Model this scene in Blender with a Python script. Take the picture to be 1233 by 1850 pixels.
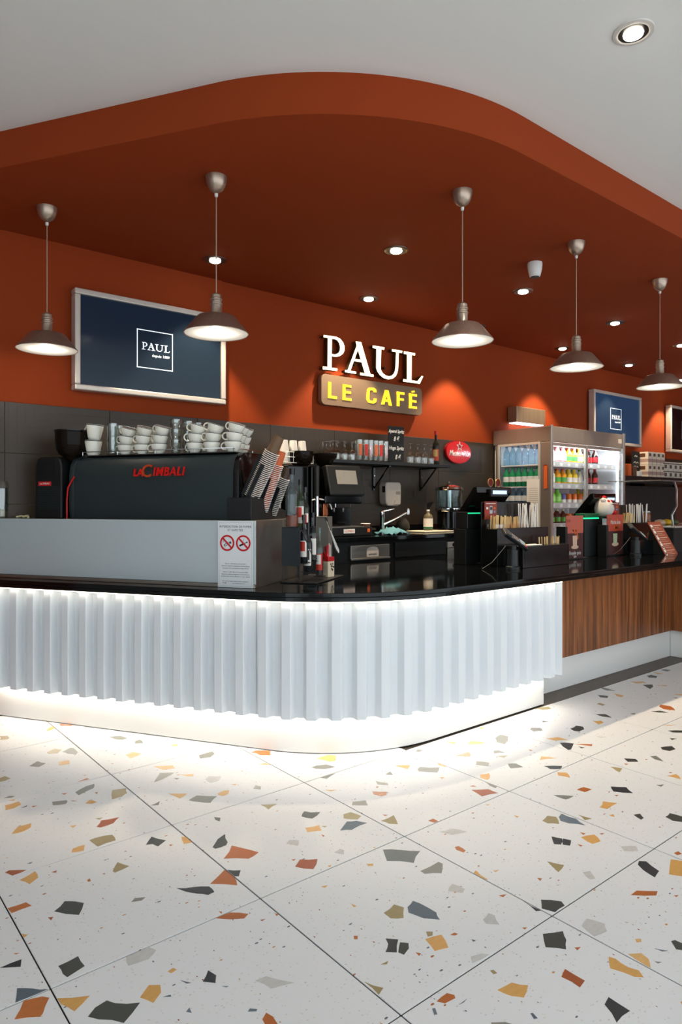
import bpy, bmesh, math, random
from mathutils import Vector, Matrix
for o in list(bpy.data.objects): bpy.data.objects.remove(o)
SC = bpy.context.scene
COL = SC.collection
rnd = random.Random(7)
# ------------------------------------------------------------------ camera
F, HY, TH, EYE, CX = 1235.65, 908.05, math.radians(39.189), 1.4, 616.5
cam_d = bpy.data.cameras.new('camera'); cam = bpy.data.objects.new('camera', cam_d); COL.objects.link(cam)
cam.location = (0, 0, EYE); cam.rotation_euler = (math.pi/2, 0, -TH)
cam_d.sensor_fit = 'VERTICAL'; cam_d.sensor_height = 36.0; cam_d.lens = F/1850*36.0
cam_d.shift_y = (HY-925)/1850; cam_d.clip_start = 0.05; cam_d.clip_end = 200
SC.camera = cam
# ------------------------------------------------------------------ world, exposure
W = bpy.data.worlds.new('world'); SC.world = W; W.use_nodes = True
W.node_tree.nodes['Background'].inputs[0].default_value = (0.84, 0.93, 1.0, 1)
W.node_tree.nodes['Background'].inputs[1].default_value = 1.05
SC.view_settings.view_transform = 'Standard'; SC.view_settings.look = 'None'
SC.view_settings.exposure = 0.86; SC.view_settings.gamma = 1.0; SC.view_settings.use_curve_mapping = False
SC.cycles.use_denoising = True; SC.cycles.use_light_tree = False
SC.cycles.max_bounces = 8; SC.cycles.diffuse_bounces = 3; SC.cycles.glossy_bounces = 4; SC.cycles.caustics_reflective = False; SC.cycles.caustics_refractive = False; SC.cycles.adaptive_threshold = .04; SC.cycles.transparent_max_bounces = 24; SC.cycles.sample_clamp_indirect = 6.0
SPOT_W, PEND_W, LED_TOP, LED_LOW, HALL_W = 78.0, 1.3, 4.6, 16.0, 30.0
Z_SOF, Z_CEIL, V_WALL = 3.2, 3.395, 4.93
# ------------------------------------------------------------------ photo pixel -> place on a known plane (used to read real sizes)
_R = Vector((math.cos(TH), -math.sin(TH), 0)); _F = Vector((math.sin(TH), math.cos(TH), 0)); _O = Vector((0, 0, EYE))
def ray(x, y): return _F + _R*((x-CX)/F) + Vector((0, 0, (HY-y)/F))
def PZ(x, y, z): r = ray(x, y); return _O + r*((z-EYE)/r.z)
def PV(x, y, v): r = ray(x, y); return _O + r*(v/r.y)
def PU(x, y, u): r = ray(x, y); return _O + r*(u/r.x)
def PD(x, y, d): return _O + ray(x, y)*d
LA = math.atan2(-.85, .527); LDx, LNx = Vector((math.cos(LA), math.sin(LA), 0)), Vector((-math.sin(LA), math.cos(LA), 0))
P0 = Vector((2.124, 3.251, 0))
def LW(s, t, z=0): return P0 + LDx*s + LNx*t + Vector((0, 0, z))     # left-arm frame -> world
def PL(x, y, t):                                                      # pixel on plane t of the left arm -> (s,t,z)
    r = ray(x, y); k = (LNx.dot(P0)+t)/LNx.dot(r); p = _O + r*k; q = p-P0
    return Vector((q.dot(LDx), t, p.z))
# ------------------------------------------------------------------ materials
def lin(c):
    if isinstance(c, str): c = [int(c[i:i+2], 16)/255 for i in (0, 2, 4)]
    return tuple((x/12.92 if x <= .04045 else ((x+.055)/1.055)**2.4) for x in c[:3]) + (1,)
MATS = {}
def mat(name, col='808080', rough=.5, metal=0, emit=None, es=0, trans=0, ior=1.45, alpha=1, coat=0, noise=0, nscale=20, spec=.5, aniso=None):
    if name in MATS: return MATS[name]
    m = bpy.data.materials.new(name); m.use_nodes = True; nt = m.node_tree; b = nt.nodes['Principled BSDF']
    I = b.inputs; I['Base Color'].default_value = lin(col); I['Roughness'].default_value = rough; I['Metallic'].default_value = metal
    I['IOR'].default_value = ior; I['Transmission Weight'].default_value = trans; I['Coat Weight'].default_value = coat
    I['Specular IOR Level'].default_value = spec
    if emit: I['Emission Color'].default_value = lin(emit); I['Emission Strength'].default_value = es
    if noise:
        tc = nt.nodes.new('ShaderNodeTexCoord'); n = nt.nodes.new('ShaderNodeTexNoise'); n.inputs['Scale'].default_value = nscale; n.inputs['Detail'].default_value = 5
        mp = nt.nodes.new('ShaderNodeMapping'); nt.links.new(tc.outputs['Object'], mp.inputs['Vector']); nt.links.new(mp.outputs[0], n.inputs['Vector'])
        if aniso: mp.inputs['Scale'].default_value = aniso
        h = nt.nodes.new('ShaderNodeHueSaturation'); h.inputs['Color'].default_value = lin(col)
        mr = nt.nodes.new('ShaderNodeMapRange'); mr.inputs['To Min'].default_value = 1-noise; mr.inputs['To Max'].default_value = 1+noise
        nt.links.new(n.outputs['Fac'], mr.inputs['Value']); nt.links.new(mr.outputs[0], h.inputs['Value']); nt.links.new(h.outputs[0], I['Base Color'])
        m2 = nt.nodes.new('ShaderNodeMapRange'); m2.inputs['To Min'].default_value = max(0, rough-.08); m2.inputs['To Max'].default_value = min(1, rough+.08)
        nt.links.new(n.outputs['Fac'], m2.inputs['Value']); nt.links.new(m2.outputs[0], I['Roughness'])
    MATS[name] = m; return m
def thin_glass(name, tint='ffffff', refl=.12, rough=.02):
    m = bpy.data.materials.new(name); m.use_nodes = True; nt = m.node_tree; nt.nodes.remove(nt.nodes['Principled BSDF'])
    t = nt.nodes.new('ShaderNodeBsdfTransparent'); t.inputs[0].default_value = lin(tint)
    g = nt.nodes.new('ShaderNodeBsdfGlossy'); g.inputs['Roughness'].default_value = rough
    lw = nt.nodes.new('ShaderNodeLayerWeight'); lw.inputs[0].default_value = .5
    fr = nt.nodes.new('ShaderNodeMath'); fr.operation = 'POWER'; fr.inputs[1].default_value = 3.0; nt.links.new(lw.outputs['Facing'], fr.inputs[0])
    ad = nt.nodes.new('ShaderNodeMath'); ad.operation = 'MULTIPLY_ADD'; ad.inputs[1].default_value = .55; ad.inputs[2].default_value = .03+refl*.1
    mx = nt.nodes.new('ShaderNodeMixShader'); nt.links.new(fr.outputs[0], ad.inputs[0]); nt.links.new(ad.outputs[0], mx.inputs[0])
    nt.links.new(t.outputs[0], mx.inputs[1]); nt.links.new(g.outputs[0], mx.inputs[2]); nt.links.new(mx.outputs[0], nt.nodes['Material Output'].inputs[0])
    MATS[name] = m; return m
# ------------------------------------------------------------------ mesh builder
class MB:
    def __init__(s): s.v, s.f, s.m = [], [], []
    def add(s, vs, fs, mi=0):
        o = len(s.v); s.v += [Vector(v) for v in vs]; s.f += [tuple(i+o for i in f) for f in fs]; s.m += [mi]*len(fs); return s
    def box(s, x0, x1, y0, y1, z0, z1, M=None, mi=0):
        vs = [Vector((x, y, z)) for z in (z0, z1) for y in (y0, y1) for x in (x0, x1)]
        if M: vs = [M @ v for v in vs]
        return s.add(vs, [(0,2,3,1),(4,5,7,6),(0,1,5,4),(2,6,7,3),(0,4,6,2),(1,3,7,5)], mi)
    def lathe(s, prof, n=24, o=(0,0,0), M=None, mi=0, ang=None):
        vs, fs = [], []
        for r, z in prof:
            for k in range(n):
                a = 2*math.pi*k/n; v = Vector((r*math.cos(a)+o[0], r*math.sin(a)+o[1], z+o[2])); vs.append(M @ v if M else v)
        for i in range(len(prof)-1):
            for k in range(n):
                k2 = (k+1) % n; fs.append((i*n+k, i*n+k2, (i+1)*n+k2, (i+1)*n+k))
        if prof[0][0] > 1e-6: fs.append(tuple(reversed(range(n))))
        if prof[-1][0] > 1e-6: fs.append(tuple((len(prof)-1)*n+k for k in range(n)))
        return s.add(vs, fs, mi)
    def cyl(s, p0, p1, r0, r1=None, n=16, mi=0):
        p0, p1 = Vector(p0), Vector(p1); r1 = r0 if r1 is None else r1; d = p1-p0
        M = Matrix.Translation(p0) @ d.to_track_quat('Z', 'Y').to_matrix().to_4x4()
        return s.lathe([(r0, 0), (r1, d.length)], n, M=M, mi=mi)
    def tube(s, pts, r, n=8, mi=0, closed=False):
        pts = [Vector(p) for p in pts]; vs, fs = [], []; N = len(pts)
        rr = r if isinstance(r, (list, tuple)) else [r]*N; up = None
        for i, p in enumerate(pts):
            a = pts[(i-1) % N] if closed or i > 0 else p; b = pts[(i+1) % N] if closed or i < N-1 else p
            d = (b-a).normalized()
            if up is None: up = d.orthogonal().normalized()
            up = (up - d*up.dot(d)).normalized(); w = d.cross(up)
            for k in range(n):
                t = 2*math.pi*k/n; vs.append(p + up*(rr[i]*math.cos(t)) + w*(rr[i]*math.sin(t)))
        for i in range(N if closed else N-1):
            j = (i+1) % N
            for k in range(n):
                k2 = (k+1) % n; fs.append((i*n+k, i*n+k2, j*n+k2, j*n+k))
        if not closed: fs += [tuple(reversed(range(n))), tuple((N-1)*n+k for k in range(n))]
        return s.add(vs, fs, mi)
    def prism(s, poly, d, mi=0):            # poly: 3D points of one face, d: extrusion vector
        n = len(poly); P = [Vector(p) for p in poly]; d = Vector(d)
        vs = P + [p+d for p in P]
        fs = [tuple(range(n)), tuple(reversed(range(n, 2*n)))] + [(i, i+n, (i+1) % n+n, (i+1) % n) for i in range(n)]
        return s.add(vs, fs, mi)
    def strip(s, A, B, d, mi=0):            # ribbon between two polylines, extruded
        A = [Vector(p) for p in A]; B = [Vector(p) for p in B]; d = Vector(d)
        for i in range(len(A)-1): s.prism([A[i], A[i+1], B[i+1], B[i]], d, mi)
        return s
    def tf(s, M): s.v = [M @ v for v in s.v]; return s
    def build(s, name, m, parent=None, smooth=None, bevel=0, seg=2, world=False):
        me = bpy.data.meshes.new(name)
        vs = s.v
        if world and parent is not None: Mi = ROOTM[parent.name].inverted(); vs = [Mi @ v for v in vs]
        me.from_pydata([tuple(v) for v in vs], [], s.f)
        ms = m if isinstance(m, (list, tuple)) else [m]
        for x in ms: me.materials.append(x)
        me.polygons.foreach_set('material_index', s.m)
        bm = bmesh.new(); bm.from_mesh(me); bmesh.ops.recalc_face_normals(bm, faces=bm.faces)
        if bevel:
            bmesh.ops.remove_doubles(bm, verts=bm.verts, dist=1e-6)
            es = [e for e in bm.edges if len(e.link_faces) == 2 and e.calc_face_angle(0) > .6]
            bmesh.ops.bevel(bm, geom=es, offset=bevel, segments=seg, affect='EDGES', profile=.5)
        bm.to_mesh(me); bm.free()
        if smooth:
            me.polygons.foreach_set('use_smooth', [True]*len(me.polygons))
            me.set_sharp_from_angle(angle=math.radians(smooth))
        ob = bpy.data.objects.new(name, me); COL.objects.link(ob)
        if parent is not None: ob.parent = parent; ROOTM[ob.name] = ROOTM.get(parent.name, Matrix.Identity(4))
        else: ROOTM[ob.name] = Matrix.Identity(4)
        return ob
ROOTM = {}
LABELS = {}
def tag(o, label, cat, group=None):
    o['label'] = label; o['category'] = cat
    if group: o['group'] = group
    return o
def thing(name, label, cat, loc=(0,0,0), rz=0, group=None):
    o = bpy.data.objects.new(name, None); COL.objects.link(o); o.empty_display_size = .05
    o.location = loc; o.rotation_euler = (0, 0, rz)
    ROOTM[o.name] = Matrix.Translation(Vector(loc)) @ Matrix.Rotation(rz, 4, 'Z')
    return tag(o, label, cat, group)
def one(o, label, cat, loc=None, rz=0, group=None):
    if loc is not None: o.location = loc; o.rotation_euler = (0, 0, rz)
    return tag(o, label, cat, group)
def copy_tree(o, parent=None):
    c = o.copy(); COL.objects.link(c)
    if parent is not None: c.parent = parent
    for ch in list(o.children): copy_tree(ch, c)
    return c
def struct(o, label=None):
    o['kind'] = 'structure'
    if label: o['label'] = label
    return o
TXT = {}
def text(body, size, m, parent, M, ext=.0006, align='CENTER', shear=0, name='lettering', sx=1, bold=0, space=1):
    """flat lettering; M maps text plane (x right, y up, z out) into the parent's frame"""
    cu = bpy.data.curves.new('t', 'FONT'); cu.body = body; cu.size = size; cu.align_x = align; cu.align_y = 'CENTER'
    cu.extrude = ext; cu.shear = shear; cu.resolution_u = 2; cu.offset = bold; cu.space_character = space
    ob = bpy.data.objects.new('t', cu); me = bpy.data.meshes.new_from_object(ob)
    bpy.data.objects.remove(ob); bpy.data.curves.remove(cu)
    me.transform(M @ Matrix.Diagonal((sx, 1, 1, 1))); me.materials.clear(); me.materials.append(m)
    t = bpy.data.objects.new(name, me); COL.objects.link(t); t.parent = parent
    return t
FACE = Matrix.Rotation(math.pi/2, 4, 'X')      # text plane facing -y
def at(x, y, z): return Matrix.Translation((x, y, z))
# ------------------------------------------------------------------ common materials
white_metal = mat('white_satin_metal', 'e6e6e4', .38, 0, noise=.015, nscale=3)
panel_white = mat('white_lacquer', 'e3e9ee', .42, 0, noise=.01, nscale=4)
steel = mat('brushed_steel', 'b8b2aa', .34, 1, noise=.12, nscale=30, aniso=(1, 1, .03))
steel_h = mat('brushed_steel_h', 'b4aea6', .36, 1, noise=.12, nscale=30, aniso=(.03, 1, 1))
chrome = mat('chrome', 'd8d8d8', .12, 1)
black = mat('black_plastic', '0f1112', .42, noise=.1, nscale=9)
blackm = mat('black_matt', '0a0b0b', .6, noise=.1, nscale=9)
blackg = mat('black_gloss', '08090a', .15, noise=.1, nscale=5)
dgreen = mat('dark_green_grey_paint', '243032', .42, noise=.04, nscale=6)
granite = mat('black_granite', '0b0d0e', .07, noise=.3, nscale=160, spec=.4)
red_paint = mat('brick_red_paint', '90370f', .8, noise=.02, nscale=60, spec=.25)
ceil_paint = mat('white_ceiling_paint', 'e9e7e2', .85, noise=.01, nscale=30)
white_p = mat('white_plastic', 'e8e6e1', .4, noise=.02, nscale=8)
white_f = mat('white_frame', 'd3c9bf', .35, .35, noise=.05, nscale=20)
porcelain = mat('porcelain', 'efeee2', .16, noise=.01, nscale=6, coat=.3)
rimband = mat('black_rim_glaze', '22282c', .25, noise=.05)
glass = mat('clear_glass', 'ffffff', .0, trans=1, ior=1.35)
pane = thin_glass('thin_pane')
bott_glass = thin_glass('bottle_clear', 'e9f2f2', .2)
dark_glass = mat('smoked_plastic', '2a211a', .08, trans=.6, ior=1.2)
wood_l = mat('pale_birch', 'd9b77e', .6, noise=.12, nscale=30, aniso=(1, 1, .1))
paper = mat('white_paper', 'e9e4dc', .7, noise=.03, nscale=20)
kraft = mat('kraft_paper', 'c9a36c', .7, noise=.08, nscale=20)
redm = mat('red_print', 'c8141e', .4, noise=.05)
ink = mat('black_ink', '17181a', .6, noise=.05)
green_em = mat('green_led', '0c8a4a', .3, emit='18d080', es=1.2)
orange_m = mat('orange_print', 'd9642a', .5, noise=.06)
brown_m = mat('brown_print', '5a3b28', .5, noise=.1)
led_mat = mat('led_diffuser', 'ffffff', .5, emit='fff0d8', es=LED_TOP)
led_low = mat('led_diffuser_low', 'ffffff', .5, emit='fff0dc', es=LED_LOW)
lamp_em = mat('lamp_glow', 'ffffff', .5, emit='fff3e2', es=14)
wood = bpy.data.materials.new('walnut_veneer'); MATS['walnut'] = wood; wood.use_nodes = True
def _wood():
    nt = wood.node_tree; b = nt.nodes['Principled BSDF']; N = nt.nodes.new; L = nt.links.new
    tc = N('ShaderNodeTexCoord'); mp = N('ShaderNodeMapping'); mp.inputs['Scale'].default_value = (1, 1, .045); L(tc.outputs['Object'], mp.inputs[0])
    n1 = N('ShaderNodeTexNoise'); n1.inputs['Scale'].default_value = 26; n1.inputs['Detail'].default_value = 6; n1.inputs['Distortion'].default_value = .4; L(mp.outputs[0], n1.inputs['Vector'])
    n2 = N('ShaderNodeTexNoise'); n2.inputs['Scale'].default_value = 120; n2.inputs['Detail'].default_value = 3; L(mp.outputs[0], n2.inputs['Vector'])
    mx = N('ShaderNodeMath'); mx.operation = 'MULTIPLY_ADD'; mx.inputs[1].default_value = .3; L(n2.outputs['Fac'], mx.inputs[0]); L(n1.outputs['Fac'], mx.inputs[2])
    cr = N('ShaderNodeValToRGB'); e = cr.color_ramp.elements; e[0].position = .48; e[0].color = lin('5e341c'); e[1].position = .82; e[1].color = lin('a9683a')
    m = cr.color_ramp.elements.new(.64); m.color = lin('86502b')
    L(mx.outputs[0], cr.inputs[0]); L(cr.outputs[0], b.inputs['Base Color']); b.inputs['Roughness'].default_value = .4
_wood()
# ================================================================== SETTING
# ---- floor: terrazzo tiles laid square to the back wall, each with its stone chips
TILE = .5081297*1.4
def tile_material():
    m = bpy.data.materials.new('terrazzo_ground'); m.use_nodes = True; nt = m.node_tree; b = nt.nodes['Principled BSDF']; N = nt.nodes.new; L = nt.links.new
    tc = N('ShaderNodeTexCoord'); oi = N('ShaderNodeObjectInfo')
    ad = N('ShaderNodeVectorMath'); ad.operation = 'MULTIPLY_ADD'; ad.inputs[1].default_value = (37, 11, 0)
    cb = N('ShaderNodeCombineXYZ'); L(oi.outputs['Random'], cb.inputs[0]); L(oi.outputs['Random'], cb.inputs[1]); L(cb.outputs[0], ad.inputs[0]); L(tc.outputs['Object'], ad.inputs[2])
    prev = None
    def layer(prev, scale, thr, ramp, stretch, keep):
        mp = N('ShaderNodeMapping'); mp.inputs['Scale'].default_value = stretch; mp.inputs['Rotation'].default_value = (0, 0, scale); L(ad.outputs[0], mp.inputs[0])
        v = N('ShaderNodeTexVoronoi'); v.inputs['Scale'].default_value = scale; L(mp.outputs[0], v.inputs['Vector'])
        nz = N('ShaderNodeTexNoise'); nz.inputs['Scale'].default_value = scale*2.2; L(mp.outputs[0], nz.inputs['Vector'])
        su = N('ShaderNodeMath'); su.operation = 'MULTIPLY_ADD'; su.inputs[1].default_value = .25; L(nz.outputs['Fac'], su.inputs[0]); L(v.outputs['Distance'], su.inputs[2])
        lt = N('ShaderNodeMath'); lt.operation = 'LESS_THAN'; lt.inputs[1].default_value = thr; L(su.outputs[0], lt.inputs[0])
        sp = N('ShaderNodeSeparateColor'); L(v.outputs['Color'], sp.inputs[0])
        kp = N('ShaderNodeMath'); kp.operation = 'LESS_THAN'; kp.inputs[1].default_value = keep; L(sp.outputs[0], kp.inputs[0])
        mu = N('ShaderNodeMath'); mu.operation = 'MULTIPLY'; L(lt.outputs[0], mu.inputs[0]); L(kp.outputs[0], mu.inputs[1])
        cr = N('ShaderNodeValToRGB'); cr.color_ramp.interpolation = 'CONSTANT'; es = cr.color_ramp.elements
        for i, c in enumerate(ramp):
            e = es[i] if i < 2 else es.new(.5)
            e.position = i/len(ramp); e.color = lin(c)
        L(sp.outputs[1], cr.inputs[0])
        mx = N('ShaderNodeMix'); mx.data_type = 'RGBA'; L(mu.outputs[0], mx.inputs[0]); L(cr.outputs[0], mx.inputs[7])
        if prev is None: mx.inputs[6].default_value = lin('e7e8e9')
        else: L(prev.outputs[2], mx.inputs[6])
        return mx
    p = layer(None, 55, .32, ['cfcac2', 'd6d2cb', 'dcd9d3', 'e4ddd0'], (1, 1.6, 1), .6)
    p = layer(p, 20, .245, ['6b7886', 'a8643a', '5d6a72', 'c98d4a', '7d8894'], (1, 1.9, 1), .22)
    p = layer(p, 34, .24, ['5e6878', '8d3f26', '77828c', 'b08850'], (1.7, 1, 1), .16)
    L(p.outputs[2], b.inputs['Base Color']); b.inputs['Roughness'].default_value = .34; b.inputs['Specular IOR Level'].default_value = .4
    return m
tile_m = tile_material(); grout = mat('dark_grout', '2c251d', .9, noise=.1)
CH = {'D': ['3a3f3c', '454a45', '30353a'], 'G': ['7d7f78', '8b8a80', '6f746f'], 'L': ['c9c8c4', 'c2c2c0'], 'O': ['b5652f', 'a5542a', 'bf7038'],
      'Y': ['dca863', 'd8a55c', 'e0b373'], 'T': ['a99a70', 'a08f64'], 'B': ['5a6873', '667480']}
chip_m = {k: [mat('chip_%s_%d' % (k, i), c, .34, noise=.16, nscale=28, aniso=(1, 3, 1)) for i, c in enumerate(v)] for k, v in CH.items()}
fl = MB().box(-3.2, 12.5, -2.2, 5.0, -.06, -.004).build('floor', grout); struct(fl, 'pale terrazzo floor of large square tiles with dark joints')
tb = MB().box(.0024, TILE-.0024, .0024, TILE-.0024, -.004, 0).build('tile', tile_m, fl, bevel=.0008, seg=1)
g0 = PZ(731, 1511, 0)
tiles = {}; first = True
for i in range(-6, 10):
    for j in range(-5, 5):
        x, y = g0.x+i*TILE, g0.y+j*TILE
        if y > 2.75 and x > 2.6: continue
        if x+TILE > 8.9 or y > 4.4 or x < -2.9 or y < -2.1: continue
        if (y+TILE-3.251)*.527+(x+TILE-2.124)*.85 > 1.6 and y > 2.75: continue
        if y+TILE > 2.765 and x+TILE > 4.3:
            t = MB().box(.0024, TILE-.0024, .0024, 2.763-y, -.004, 0).build('tile', tile_m, fl, bevel=.0008, seg=1)
        elif first: t = tb; first = False
        else: t = tb.copy(); COL.objects.link(t)
        t.location = (x, y, 0); tiles[(i, j)] = t
ZR = {1: (0, 1290, 320/1233), 2: (300, 1340, 320/1233), 3: (600, 1300, 320/1233), 4: (900, 1180, 333/1233), 5: (0, 1480, 400/1233), 6: (380, 1480, 400/1233), 7: (760, 1380, 473/1233), 8: (760, 1600, 473/1233)}
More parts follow.
